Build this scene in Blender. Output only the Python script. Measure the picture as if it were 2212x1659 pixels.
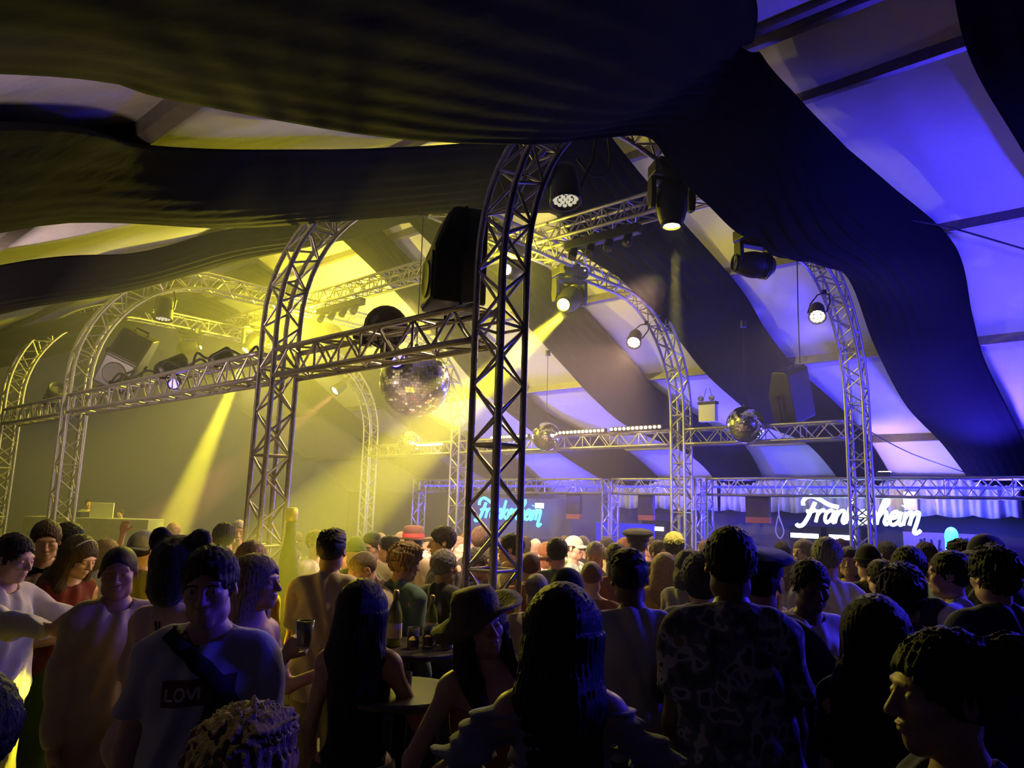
import bpy, bmesh, math, random
import numpy as np
from mathutils import Vector, Matrix

for _o in list(bpy.data.objects):
    bpy.data.objects.remove(_o)
SC = bpy.context.scene
COL = SC.collection
PI = math.pi

# ------------------------------------------------------------------ camera
PITCH, ROLL, FPX = math.radians(9.455), math.radians(1.693), 1600.0
CAM = np.array([0.0, 0.0, 2.0])
camd = bpy.data.cameras.new('camera')
camd.sensor_fit = 'HORIZONTAL'
camd.sensor_width = 36.0
camd.lens = 36.0 * FPX / 2212.0
camd.clip_start = 0.05
cam = bpy.data.objects.new('camera', camd)
COL.objects.link(cam)
cam.matrix_world = (Matrix.Translation(CAM) @ Matrix.Rotation(PI / 2 + PITCH, 4, 'X') @ Matrix.Rotation(ROLL, 4, 'Z'))
SC.camera = cam

# ------------------------------------------------------------------ world and exposure
wd = bpy.data.worlds.new('night')
SC.world = wd
wd.use_nodes = True
wd.node_tree.nodes['Background'].inputs['Color'].default_value = (0.02, 0.02, 0.06, 1)
wd.node_tree.nodes['Background'].inputs['Strength'].default_value = 0.02
SC.view_settings.view_transform = 'Standard'
SC.view_settings.look = 'None'
SC.view_settings.gamma = 1.0
SC.view_settings.use_curve_mapping = False
SC.view_settings.exposure = 0.0
SC.cycles.max_bounces = 5
SC.cycles.diffuse_bounces = 3
SC.cycles.glossy_bounces = 3
SC.cycles.transmission_bounces = 4
SC.cycles.volume_bounces = 0
SC.cycles.adaptive_threshold = 0.05
SC.cycles.time_limit = 1200.0
SC.cycles.caustics_reflective = False
SC.cycles.caustics_refractive = False

# tent axes: s runs along the tent (away to the left), w across it (away to the right)
TH = math.radians(42.05)
AX = np.array([-math.cos(TH), math.sin(TH), 0.0])
BX = np.array([math.sin(TH), math.cos(TH), 0.0])
ORG = np.array([-0.09, 4.9, 0.0])
UP = np.array([0.0, 0.0, 1.0])

def sw(s, w, z):
    return ORG + AX * s + BX * w + UP * z

def V(p):
    return Vector((float(p[0]), float(p[1]), float(p[2])))

def ray(px, py):
    x, y = px - 1106.0, py - 829.5
    c, s = math.cos(ROLL), math.sin(ROLL)
    x, y = (c * x + s * y) / FPX, (-s * x + c * y) / FPX
    u = -y
    return np.array([x, math.cos(PITCH) - u * math.sin(PITCH), math.sin(PITCH) + u * math.cos(PITCH)])

def at(px, py, dist):
    """world point on a sight line at a ground distance (y) from the viewpoint"""
    d = ray(px, py)
    return CAM + d * (dist / d[1])

# ------------------------------------------------------------------ lamps of the place and added fills
def lamp(name, kind, loc, target=None, energy=100, color=(1, 1, 1), size=0.1, cone=30, blend=0.2, label=None):
    d = bpy.data.lights.new(name, kind)
    d.energy = energy
    d.color = color
    if kind == 'AREA':
        d.shape = 'DISK'
        d.size = size
    else:
        d.shadow_soft_size = size
    if kind == 'SPOT':
        d.spot_size = math.radians(cone)
        d.spot_blend = blend
    o = bpy.data.objects.new(name, d)
    COL.objects.link(o)
    o.location = V(loc)
    if target is not None:
        o.rotation_euler = (V(target) - V(loc)).to_track_quat('-Z', 'Y').to_euler()
    return o

YEL = (1.0, 0.86, 0.03)
BLUE = (0.05, 0.04, 1.0)
VIO = (0.34, 0.22, 1.0)
WARM = (1.0, 0.72, 0.45)

LT = {}
def setup_lights():
    # moving heads, yellow
    lamp('yellow_up_beam', 'SPOT', sw(11.1, 3.0, 5.0), sw(9.2, 4.9, 6.6), 9000, YEL, 0.06, 22, 0.35)
    lamp('yellow_down_beam', 'SPOT', sw(10.25, 3.6, 4.85), at(375, 1140, 10.0), 95000, YEL, 0.05, 4.6, 0.25)
    lamp('yellow_cross_beam', 'SPOT', sw(2.65, 4.1, 4.62), at(575, 1250, 5.2), 62000, YEL, 0.05, 8, 0.35)
    lamp('yellow_wash', 'SPOT', sw(5.6, 3.76, 5.15), sw(4.6, 2.2, 0.9), 800, (1.0, .78, .16), 0.12, 120, 0.7)
    lamp('yellow_truss_wash', 'POINT', sw(2.95, 3.35, 5.12), None, 320, YEL, 0.06)
    lamp('yellow_roof_wash', 'POINT', sw(8.6, 3.76, 5.15), None, 1400, YEL, 0.12)
    lamp('haze_backlight', 'SPOT', sw(13.5, 5.5, 4.6), sw(6.0, 2.0, 2.0), 420, (1.0, .80, .25), 0.2, 95, 0.8)
    lamp('small_down_beam', 'SPOT', sw(-0.02, 2.33, 4.42), sw(0.0, 2.4, 0), 12000, (1, .84, .12), 0.04, 9, 0.4)
    lamp('side_beam', 'SPOT', sw(0.25, 4.05, 4.66), sw(8, 3.4, 4.7), 1500, (1, .9, .4), 0.04, 5, 0.4)
    # warm par cans, with two added crowd fills
    lamp('par_warm_a', 'SPOT', sw(-.1, 5.85, 4.5), sw(-.2, 2.6, 1.2), 380, WARM, 0.08, 75, 0.6)
    lamp('par_warm_b', 'SPOT', sw(2.7, 5.9, 4.5), sw(2.9, 2.6, 1.2), 900, (1, .58, .38), 0.08, 85, 0.6)
    lamp('crowd_fill_warm', 'SPOT', sw(1.4, 4.5, 5.0), sw(4.0, 2.6, 1.1), 1100, (1, .56, .36), 0.15, 72, 0.6)  # added spot brightening the mid crowd; the batten's own spots are dark
    lamp('crowd_fill_near', 'SPOT', sw(1.2, .1, 2.98), sw(3.4, 4.1, 1.3), 1500, (1, .62, .42), 0.1, 64, 0.6)  # added spot under the near beam, brightens the dancers; no warm can there
    lamp('bend_par_warm', 'SPOT', sw(.36, 1.05, 4.5), sw(1.4, -1.2, 1.2), 420, (1, .70, .30), 0.1, 70, 0.7)
    lamp('par_red', 'SPOT', sw(11.1, 6.35, 4.5), sw(12.4, 3.2, 1.4), 22000, (1, .35, .16), 0.05, 14, 0.4)
    # blue led washes along the bar side and off to the right, then added near-side fills
    lamp('blue_wash_bar_a', 'SPOT', sw(-1.2, 10.4, 2.4), sw(-1.4, 6.0, 6.5), 2100, (.05, .03, 1), 0.25, 130, 0.8)
    lamp('blue_wash_bar_b', 'SPOT', sw(3.2, 10.4, 2.4), sw(3.0, 6.4, 6.8), 700, (.06, .04, 1), 0.25, 130, 0.8)
    lamp('blue_wash_bar_c', 'SPOT', sw(7.5, 10.4, 2.4), sw(7.0, 6.0, 6.8), 600, (.06, .04, 1), 0.25, 130, 0.8)
    lamp('blue_wash_side', 'SPOT', sw(-6.4, 4.8, 3.2), sw(-1.2, 7.0, 4.4), 3700, (.04, .03, 1), 0.3, 72, 0.8)
    lamp('blue_wash_floor', 'SPOT', (6.2, 5.2, 3.3), (2.5, 3.6, 1.4), 1300, (.045, .03, 1), 0.3, 50, 0.9)
    for q in (-.5, 4.4, 9.0):
        lamp('blue_back_bar', 'POINT', sw(q, 10.9, 2.15), None, 170, (.04, .03, 1), 0.15)
    lamp('violet_roof', 'SPOT', sw(-2.5, 6.5, 2.6), sw(-1.5, 5.5, 7.0), 26, (.75, .50, 1), 0.4, 150, 0.8)
    lamp('violet_roof_b', 'SPOT', sw(3.5, 7.6, 3.2), sw(2.5, 6.0, 7.0), 4, (.75, .55, 1), 0.3, 150, 0.8)
    lamp('pink_roof_near', 'SPOT', sw(4.4, -3.6, 2.3), sw(5.3, -.8, 4.75), 650, (1, .70, .62), 0.25, 110, 0.8)  # added low outside the view to turn the near roof strip pink
    lamp('near_head_fill', 'SPOT', (-1.25, 1.5, 3.0), (-.5, 1.4, 1.6), 7, (1, .82, .62), 0.06, 50, 0.7)  # added outside the view, puts warm highlights on the closest heads
    lamp('pink_panel_fill', 'SPOT', sw(-1.6, -3.8, 2.0), sw(.1, -2.6, 3.75), 120, (1, .74, .60), 0.12, 48, 0.6)  # unseen spot added to light the first near roof panel pink
setup_lights()

# ------------------------------------------------------------------ materials
MATS = {}
def new_mat(name):
    m = bpy.data.materials.new(name)
    m.use_nodes = True
    nt = m.node_tree
    b = nt.nodes['Principled BSDF']
    return m, nt, b

def mat(name, color, rough=0.6, metal=0.0, noise=0.0, nscale=20.0, bump=0.0, bscale=60.0, stretch=None,
        emit=None, estr=0.0, spec=0.5, color2=None, sheen=0.0, trans=0.0, alpha=1.0, subs=0.0):
    if name in MATS:
        return MATS[name]
    m, nt, b = new_mat(name)
    N, L = nt.nodes, nt.links
    b.inputs['Base Color'].default_value = (*color, 1)
    b.inputs['Roughness'].default_value = rough
    b.inputs['Metallic'].default_value = metal
    b.inputs['Specular IOR Level'].default_value = spec
    if sheen:
        b.inputs['Sheen Weight'].default_value = sheen
    if trans:
        b.inputs['Transmission Weight'].default_value = trans
    if subs:
        b.inputs['Subsurface Weight'].default_value = subs
        b.inputs['Subsurface Radius'].default_value = (0.02, 0.008, 0.004)
    if noise or bump:
        tc = N.new('ShaderNodeTexCoord')
        mp = N.new('ShaderNodeMapping')
        L.new(tc.outputs['Object'], mp.inputs['Vector'])
        if stretch:
            mp.inputs['Scale'].default_value = stretch
    if noise:
        nz = N.new('ShaderNodeTexNoise')
        nz.inputs['Scale'].default_value = nscale
        nz.inputs['Detail'].default_value = 4
        L.new(mp.outputs[0], nz.inputs['Vector'])
        mx = N.new('ShaderNodeMix')
        mx.data_type = 'RGBA'
        c2 = color2 if color2 else tuple(c * (1 - noise) for c in color)
        mx.inputs[6].default_value = (*color, 1)
        mx.inputs[7].default_value = (*c2, 1)
        cr = N.new('ShaderNodeMapRange')
        cr.inputs['From Min'].default_value = 0.35
        cr.inputs['From Max'].default_value = 0.65
        L.new(nz.outputs['Fac'], cr.inputs['Value'])
        L.new(cr.outputs[0], mx.inputs['Factor'])
        L.new(mx.outputs[2], b.inputs['Base Color'])
    if bump:
        nb = N.new('ShaderNodeTexNoise')
        nb.inputs['Scale'].default_value = bscale
        nb.inputs['Detail'].default_value = 3
        L.new(mp.outputs[0], nb.inputs['Vector'])
        bp = N.new('ShaderNodeBump')
        bp.inputs['Strength'].default_value = bump
        bp.inputs['Distance'].default_value = 0.01
        L.new(nb.outputs['Fac'], bp.inputs['Height'])
        L.new(bp.outputs[0], b.inputs['Normal'])
    if emit:
        b.inputs['Emission Color'].default_value = (*emit, 1)
        b.inputs['Emission Strength'].default_value = estr
        m.cycles.emission_sampling = 'NONE'
    MATS[name] = m
    return m

def fabric_mat(name, color, trans=0.25, bump=0.25, spec=0.15):
    """thin cloth: diffuse with a little light passing through"""
    if name in MATS:
        return MATS[name]
    m, nt, b = new_mat(name)
    N, L = nt.nodes, nt.links
    b.inputs['Base Color'].default_value = (*color, 1)
    b.inputs['Roughness'].default_value = 0.85
    b.inputs['Specular IOR Level'].default_value = spec
    tc = N.new('ShaderNodeTexCoord')
    nz = N.new('ShaderNodeTexNoise')
    nz.inputs['Scale'].default_value = 2.2
    nz.inputs['Detail'].default_value = 5
    L.new(tc.outputs['Object'], nz.inputs['Vector'])
    bp = N.new('ShaderNodeBump')
    bp.inputs['Strength'].default_value = bump
    bp.inputs['Distance'].default_value = 0.12
    L.new(nz.outputs['Fac'], bp.inputs['Height'])
    L.new(bp.outputs[0], b.inputs['Normal'])
    t = N.new('ShaderNodeBsdfTranslucent')
    t.inputs['Color'].default_value = (*color, 1)
    mx = N.new('ShaderNodeMixShader')
    mx.inputs[0].default_value = trans
    L.new(b.outputs[0], mx.inputs[1])
    L.new(t.outputs[0], mx.inputs[2])
    L.new(mx.outputs[0], N['Material Output'].inputs['Surface'])
    MATS[name] = m
    return m

M_ALU = mat('brushed_aluminium', (0.44, 0.42, 0.40), 0.40, 0.75, 0.25, 35, 0.05, 120)
M_BLACK = mat('black_housing', (0.012, 0.012, 0.014), 0.5, 0.0, 0.3, 40, 0.05, 150)
M_BLACKM = mat('black_metal', (0.02, 0.02, 0.022), 0.35, 0.6)
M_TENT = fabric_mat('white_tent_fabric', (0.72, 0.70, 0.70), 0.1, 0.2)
M_SWAG = fabric_mat('black_drape_fabric', (0.0085, 0.0082, 0.010), 0.05, 0.15, 0.03)
M_FLOOR = mat('dark_plank_floor', (0.05, 0.042, 0.036), 0.55, 0, 0.4, 3, 0.2, 25)
M_PURLIN = mat('tent_purlin_metal', (0.20, 0.18, 0.16), 0.5, 0.3, 0.2, 12)
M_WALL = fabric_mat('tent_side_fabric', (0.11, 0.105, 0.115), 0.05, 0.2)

# ------------------------------------------------------------------ mesh helpers
class MB:
    def __init__(self):
        self.v = []; self.f = []; self.n = 0
    def add(self, verts, faces, M=None):
        verts = np.asarray(verts, float)
        if M is not None and np.linalg.det(np.asarray(M, float)) < 0:
            faces = [tuple(q)[::-1] for q in faces]
        self.v.append(verts)
        self.f += [tuple(int(i) + self.n for i in q) for q in faces]
        self.n += len(verts)
        return self
    def box(self, c, size, M=None):
        hx, hy, hz = [q / 2 for q in size]
        vs = np.array([(x, y, z) for x in (-hx, hx) for y in (-hy, hy) for z in (-hz, hz)])
        if M is not None:
            vs = vs @ np.asarray(M).T
        vs = vs + np.asarray(c, float)
        return self.add(vs, [(0, 1, 3, 2), (4, 6, 7, 5), (0, 4, 5, 1), (2, 3, 7, 6), (0, 2, 6, 4), (1, 5, 7, 3)], M)
    def tube(self, pts, r, n=8, closed=False, cap=True):
        pts = np.asarray(pts, float)
        K = len(pts)
        rs = np.broadcast_to(np.asarray(r, float), (K,))
        tg = np.gradient(pts, axis=0) if K > 2 else np.repeat([pts[1] - pts[0]], 2, 0)
        if closed:
            tg = np.roll(pts, -1, 0) - np.roll(pts, 1, 0)
        tg = tg / (np.linalg.norm(tg, axis=1, keepdims=True) + 1e-12)
        ref = np.array([0, 0, 1.0]) if abs(tg[0][2]) < 0.9 else np.array([1.0, 0, 0])
        u = np.cross(tg[0], ref); u /= np.linalg.norm(u)
        vs = []
        ang = np.arange(n) * 2 * PI / n
        for i in range(K):
            u = u - tg[i] * (u @ tg[i]); u /= np.linalg.norm(u)
            w = np.cross(tg[i], u)
            vs.append(pts[i] + rs[i] * (np.cos(ang)[:, None] * u + np.sin(ang)[:, None] * w))
        vs = np.concatenate(vs)
        fs = []
        R = K if closed else K - 1
        for i in range(R):
            j = (i + 1) % K
            for k in range(n):
                k2 = (k + 1) % n
                fs.append((i * n + k, i * n + k2, j * n + k2, j * n + k))
        if cap and not closed:
            fs.append(tuple(range(n - 1, -1, -1)))
            fs.append(tuple((K - 1) * n + k for k in range(n)))
        return self.add(vs, fs)
    def lathe(self, prof, n=16, c=(0, 0, 0), M=None, cap=True):
        """profile list of (r, z), turned about the local z axis"""
        ang = np.arange(n) * 2 * PI / n
        vs = np.concatenate([np.stack([r * np.cos(ang), r * np.sin(ang), np.full(n, z)], 1) for r, z in prof])
        if M is not None:
            vs = vs @ np.asarray(M).T
        vs = vs + np.asarray(c, float)
        fs = []
        for i in range(len(prof) - 1):
            for k in range(n):
                k2 = (k + 1) % n
                fs.append((i * n + k, i * n + k2, (i + 1) * n + k2, (i + 1) * n + k))
        if cap:
            fs.append(tuple(range(n - 1, -1, -1)))
            fs.append(tuple((len(prof) - 1) * n + k for k in range(n)))
        return self.add(vs, fs, M)
    def prism(self, poly, h, M=None, c=(0, 0, 0)):
        """polygon in local xy, extruded from z=0 to h"""
        n = len(poly)
        vs = np.array([(x, y, 0) for x, y in poly] + [(x, y, h) for x, y in poly], float)
        if M is not None:
            vs = vs @ np.asarray(M).T
        vs = vs + np.asarray(c, float)
        fs = [tuple(range(n - 1, -1, -1)), tuple(range(n, 2 * n))]
        fs += [(i, (i + 1) % n, n + (i + 1) % n, n + i) for i in range(n)]
        return self.add(vs, fs, M)
    def grid(self, P, wrap=False):
        P = np.asarray(P, float)
        a, b_ = P.shape[:2]
        fs = [(i * b_ + j, i * b_ + j + 1, (i + 1) * b_ + j + 1, (i + 1) * b_ + j) for i in range(a - 1) for j in range(b_ - 1)]
        return self.add(P.reshape(-1, 3), fs)
    def mesh(self, name, smooth=False):
        me = bpy.data.meshes.new(name)
        vs = np.concatenate(self.v) if self.v else np.zeros((0, 3))
        me.from_pydata(vs.tolist(), [], self.f)
        if smooth:
            me.polygons.foreach_set('use_smooth', [True] * len(me.polygons))
        me.update()
        return me
    def build(self, name, material, parent=None, smooth=False, bevel=0.0, solid=0.0):
        me = self.mesh(name, smooth)
        return link(name, me, material, parent, bevel, solid)

def link(name, me, material, parent=None, bevel=0.0, solid=0.0):
    if material is not None:
        me.materials.clear()
        me.materials.append(material)
    o = bpy.data.objects.new(name, me)
    COL.objects.link(o)
    if parent is not None:
        o.parent = parent
        o.matrix_parent_inverse = PINV.get(parent.name, Matrix.Identity(4))
    if bevel:
        md = o.modifiers.new('bevel', 'BEVEL')
        md.width = bevel
        md.segments = 2
        md.limit_method = 'ANGLE'
    if solid:
        md = o.modifiers.new('solid', 'SOLIDIFY')
        md.thickness = solid
    return o

PINV = {}
def thing(name, label, cat, loc=(0, 0, 0), rotz=0.0, group=None, worldparts=False, M=None):
    """an empty at the thing's base; with worldparts its parts are given in world coordinates"""
    o = bpy.data.objects.new(name, None)
    o.empty_display_size = 0.1
    COL.objects.link(o)
    if M is None:
        M = Matrix.Translation(V(loc)) @ Matrix.Rotation(rotz, 4, 'Z')
    o.matrix_world = M
    if worldparts:
        PINV[o.name] = M.inverted()
    return tag(o, label, cat, group)

def tag(o, label, cat, group=None, kind=None):
    o['label'] = label
    o['category'] = cat
    if group:
        o['group'] = group
    if kind:
        o['kind'] = kind
    return o

def struct(o):
    o['kind'] = 'structure'
    return o

def frame(x, y=None, z=None):
    """3x3 with the given column axes (numpy)"""
    return np.stack([x, y, z], 1)

def look_frame(d, up=(0, 0, 1)):
    """columns: right, up, -d ... z axis points along d"""
    d = np.asarray(d, float); d = d / np.linalg.norm(d)
    up = np.asarray(up, float)
    if abs(d @ up) > 0.98:
        up = np.array([0, 1.0, 0])
    x = np.cross(up, d); x /= np.linalg.norm(x)
    y = np.cross(d, x)
    return np.stack([x, y, d], 1)

def catmull(P, n):
    P = np.asarray(P, float)
    t = np.linspace(0, len(P) - 1, n)
    out = []
    for q in t:
        i = min(int(q), len(P) - 2); u = q - i
        p0 = P[max(i - 1, 0)]; p1 = P[i]; p2 = P[i + 1]; p3 = P[min(i + 2, len(P) - 1)]
        out.append(0.5 * ((2 * p1) + (-p0 + p2) * u + (2 * p0 - 5 * p1 + 4 * p2 - p3) * u * u + (-p0 + 3 * p1 - 3 * p2 + p3) * u ** 3))
    return np.array(out)

# ------------------------------------------------------------------ the tent
ZR, WR, SL = 7.31, 3.76, 0.55
W_NEAR, W_FAR = -5.2, 12.6
S_NEAR, S_FAR = -9.0, 19.0

def roof_z(w):
    return ZR - SL * abs(w - WR)

def tent():
    m = MB(); fl = []
    P = [[sw(s, w, 0) for s in (S_NEAR - 4, S_FAR + 3)] for w in (W_NEAR - 4, W_FAR + 4)]
    m.grid(P)
    struct(m.build('floor', M_FLOOR))
    for nm, w0, w1 in (('ceiling', WR, W_FAR), ('ceiling_near', W_NEAR, WR)):
        m = MB()
        ws = np.linspace(w0, w1, 34); ss = np.linspace(S_NEAR, S_FAR, 80)
        rng = np.random.RandomState(3)
        ph = rng.rand(8) * 6
        P = [[sw(s, w, roof_z(w) + 0.03 * math.sin(2.1 * s + ph[0]) * math.sin(1.7 * w + ph[1]) - 0.05 * math.sin((abs(w - WR) % 2.05) / 2.05 * PI)) for s in ss] for w in ws]
        m.grid(P)
        struct(m.build(nm, M_TENT, smooth=True))
    # gable end far away and the long side walls
    m = MB()
    m.add([sw(S_FAR, W_NEAR, 0), sw(S_FAR, W_FAR, 0), sw(S_FAR, W_FAR, roof_z(W_FAR)), sw(S_FAR, WR, ZR), sw(S_FAR, W_NEAR, roof_z(W_NEAR))], [(0, 1, 2, 3, 4)])
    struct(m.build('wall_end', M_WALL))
    for nm, w in (('wall_far', W_FAR), ('wall_near', W_NEAR)):
        m = MB()
        ss = np.linspace(S_NEAR, S_FAR, 300)
        P = [[sw(s, w + 0.05 * math.sin(9 * s) * (1 - k), k * roof_z(w)) for s in ss] for k in (0, .35, .7, 1)]
        m.grid(P)
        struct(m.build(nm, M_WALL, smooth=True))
    m = MB()
    m.add([sw(S_NEAR, W_NEAR, 0), sw(S_NEAR, W_FAR, 0), sw(S_NEAR, W_FAR, roof_z(W_FAR)), sw(S_NEAR, WR, ZR), sw(S_NEAR, W_NEAR, roof_z(W_NEAR))], [(0, 1, 2, 3, 4)])
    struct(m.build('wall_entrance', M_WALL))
    # purlins under the roof skin
    k = 1
    for w in (3.76, 4.53, 6.65, 8.62, 10.7, 2.99, 0.95, -2.15, -3.4):
        m = MB()
        z = roof_z(w) - (0.085 if w != 3.76 else 0.12)
        M = frame(AX, np.array([BX[0] * .876, BX[1] * .876, -math.copysign(.48, w - WR - 1e-9) if w != WR else 0]), UP)
        M = frame(AX, BX, UP)
        m.box(sw((S_NEAR + S_FAR) / 2, w, z), (S_FAR - S_NEAR, 0.09, 0.13), M)
        struct(m.build('trim_%d' % k, M_PURLIN)); k += 1

def swag(name, label, R, L, belly=0.22, folds=6, seed=0, nv=90, nu=30, group='black drapes under the tent roof', fold_amp=0.05):
    """a drape between two edge curves given as (s, w, drop below the roof)"""
    Rc = catmull(R, nv); Lc = catmull(L, nv)
    rng = random.Random(seed)
    ph = rng.random() * 6
    P = []
    for i in range(nv):
        row = []
        v = i / (nv - 1)
        for j in range(nu):
            u = j / (nu - 1)
            q = Rc[i] * (1 - u) + Lc[i] * u
            s, w, dr = q
            width = abs(Lc[i][0] - Rc[i][0])
            g = abs(w - WR)
            loose = min(1.0, 0.25 + g / 3.0)
            d = max(dr, .19) + belly * loose * math.sin(PI * u) ** 0.9 + fold_amp * math.sin(folds * 2 * PI * u + ph + 1.2 * math.sin(2.2 * v * 3)) * (0.06 + 0.94 * math.exp(-((w - WR) / 2.4) ** 2))
            row.append(sw(s, w, max(0.4, roof_z(w) - d)))
        P.append(row)
    m = MB(); m.grid(P)
    o = m.build(name, M_SWAG, smooth=True, solid=0.006)
    return tag(o, label, 'drape', group)

def edge(items):
    """(s, w, drop) triples; four-tuples (px, py, s, 0) are sight lines met with the plane s"""
    out = []
    for q in items:
        if len(q) == 4:
            d = ray(q[0], q[1])
            t = (q[2] - (CAM - ORG) @ AX) / (d @ AX)
            p = CAM + t * d
            w = (p - ORG) @ BX
            out.append((q[2], w, roof_z(w) - p[2]))
        else:
            out.append(q)
    return out

def swags():
    # first full drape: gathered at the ridge, broad on both slopes, hanging in front of the nearest arch
    R = [(-2.6, -5.0, .2), (-2.6, -3.6, .3), (-2.2, -1.0, .5), (-1.4, 1.0, .5), (-.55, 2.7, .22), (-.3, 3.76, .25), (-.48, 4.57, .15), (-1.0, 5.7, .15), (-1.48, 6.8, .15), (-1.42, 8.0, .15), (-1.39, 8.93, .15), (-1.54, 10.8, .15), (-1.5, 12.2, .2)]
    L = edge([(-1.0, -5.0, .2), (0, 125, -.55, 0), (370, 215, -.3, 0), (850, 298, -.22, 0), (1150, 310, -.2, 0), (1280, 298, -.2, 0), (1400, 290, -.2, 0), (1450, 350, -.2, 0), (1520, 430, -.2, 0), (1640, 520, -.2, 0), (1740, 565, -.2, 0), (1830, 600, -.2, 0), (1890, 750, -.15, 0), (1960, 880, -.12, 0), (-.39, 10.8, .15), (-.62, 12.2, .2)])
    swag('roof_drape', 'widest black drape gathered at the roof ridge above the nearest arch', R, L, .12, 9, 1, 130, 48, fold_amp=.06)
    R = edge([(-.4, -5.0, .15), (0, 262, 0.0, 0), (.68, -2.11, .15), (1.25, -1.06, .15), (1.9, .6, .2), (2.0, 2.4, .3), (1.9, 3.76, .3), (1.8, 5.0, .2), (1.43, 6.77, .15), (1.4, 7.74, .15), (1.28, 8.59, .15), (.95, 9.6, .15), (.74, 10.6, .15), (.68, 12.2, .2)])
    L = edge([(2.4, -5.0, .15), (0, 492, 2.6, 0), (490, 493, 2.6, 0), (700, 480, 2.6, 0), (950, 460, 2.6, 0), (1100, 462, 2.6, 0), (1250, 540, 2.6, 0), (1355, 620, 2.65, 0), (2.93, 8.04, .15), (2.62, 9.5, .15), (2.43, 10.06, .15), (1.84, 10.7, .15), (1.65, 12.2, .2)])
    swag('roof_drape', 'black drape sweeping from the upper left behind the tall near truss tower', R, L, .12, 8, 2, 120, 40, fold_amp=.05)
    R = edge([(4.2, -5.0, .15), (0, 572, 4.3, 0), (300, 545, 4.3, 0), (490, 496, 4.3, 0), (700, 470, 4.4, 0), (4.6, 3.76, .3), (4.4, 5.2, .2), (4.1, 7.85, .15), (4.06, 8.7, .15), (3.5, 9.9, .15), (3.1, 10.7, .15), (3.3, 12.2, .2)])
    L = edge([(5.6, -5.0, .15), (0, 675, 5.6, 0), (260, 632, 5.6, 0), (490, 572, 5.6, 0), (640, 535, 5.6, 0), (800, 500, 5.6, 0), (5.7, 4.6, .6), (5.7, 6.0, .2), (5.66, 8.0, .15), (5.6, 9.0, .15), (5.35, 9.87, .15), (4.43, 10.95, .15), (4.35, 12.2, .2)])
    swag('roof_drape', 'black drape below the pale strip of roof at the left edge', R, L, .12, 8, 3, 110, 36)
    i = 4
    for s0, wd, dp, lab in ((6.8, 1.1, .3, 'black drape above the big mirror ball, behind the yellow lights'), (10.5, 1.3, .6, 'black drape beside the glaring yellow patch of roof'), (13.2, 1.4, .8, 'farthest black drape near the end wall of the tent')):
        f0 = [(s0 + .1, 5.0, .2), (s0 + .2, 6.7, .2), (s0 + .4, 8.6, .2), (s0 + .05, 9.6, .2), (s0 - .95, 10.8, .15), (s0 - 1.1, 12.2, .2)]
        f1 = [(s0 + wd, 5.0, .25), (s0 + wd + .2, 6.7, .2), (s0 + wd + .4, 8.1, .2), (s0 + wd + .2, 9.5, .2), (s0 + wd - .1, 10.8, .15), (s0 + wd - .8, 12.2, .2)]
        R = [(s0 - .2, -5, .2), (s0, -1, dp * .7), (s0, 1.5, dp), (s0, 2.8, dp), (s0 + .1, 3.76, dp * .8)] + f0
        L = [(s0 + wd, -5, .2), (s0 + wd, -1, dp), (s0 + wd, 1.5, dp * 1.3), (s0 + wd, 2.8, dp * 1.3), (s0 + wd, 3.76, dp)] + f1
        swag('roof_drape', lab, R, L, .15, 7, i, 80, 24); i += 1
    R = [(-5.5, -5, .2), (-5.5, 0, .3), (-5.0, 3.0, .4), (-5.0, 3.76, .4), (-5.0, 5, .3), (-4.6, 8, .2), (-4.6, 12.2, .2)]
    L = [(-2.9, -5, .2), (-2.6, 0, .3), (-2.2, 3.0, .2), (-2.15, 3.76, .2), (-2.14, 4.6, .15), (-2.4, 5.8, .15), (-2.9, 8, .15), (-3.1, 12.2, .2)]
    swag('roof_drape', 'black drape filling the top right corner', R, L, .2, 7, 11, 80, 30)

tent()
swags()

# ------------------------------------------------------------------ trusses
TW = 0.12          # half distance between chord centres
ROW_S = [0.0, 2.81, 8.13, 11.23]
SPAN = 7.5155
ZLEG, RARC = 3.6, 1.85

_unit = {}
def unit_tube(n=8):
    if n not in _unit:
        m = MB(); m.tube([(0, 0, 0), (0, 0, 1)], 1.0, n)
        me = m.mesh('brace_tube', False)
        me.materials.append(M_ALU)
        _unit[n] = me
    return _unit[n]

def brace_obj(p, q, r, parent, name='brace'):
    p = np.asarray(p, float); q = np.asarray(q, float)
    d = q - p; Ln = np.linalg.norm(d)
    R = look_frame(d)
    M = np.eye(4)
    M[:3, 0] = R[:, 0] * r; M[:3, 1] = R[:, 1] * r; M[:3, 2] = R[:, 2] * Ln; M[:3, 3] = p
    o = bpy.data.objects.new(name, unit_tube(8))
    COL.objects.link(o)
    o.parent = parent
    o.matrix_parent_inverse = PINV.get(parent.name, Matrix.Identity(4))
    o.matrix_basis = Matrix(M.tolist())
    return o

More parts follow.
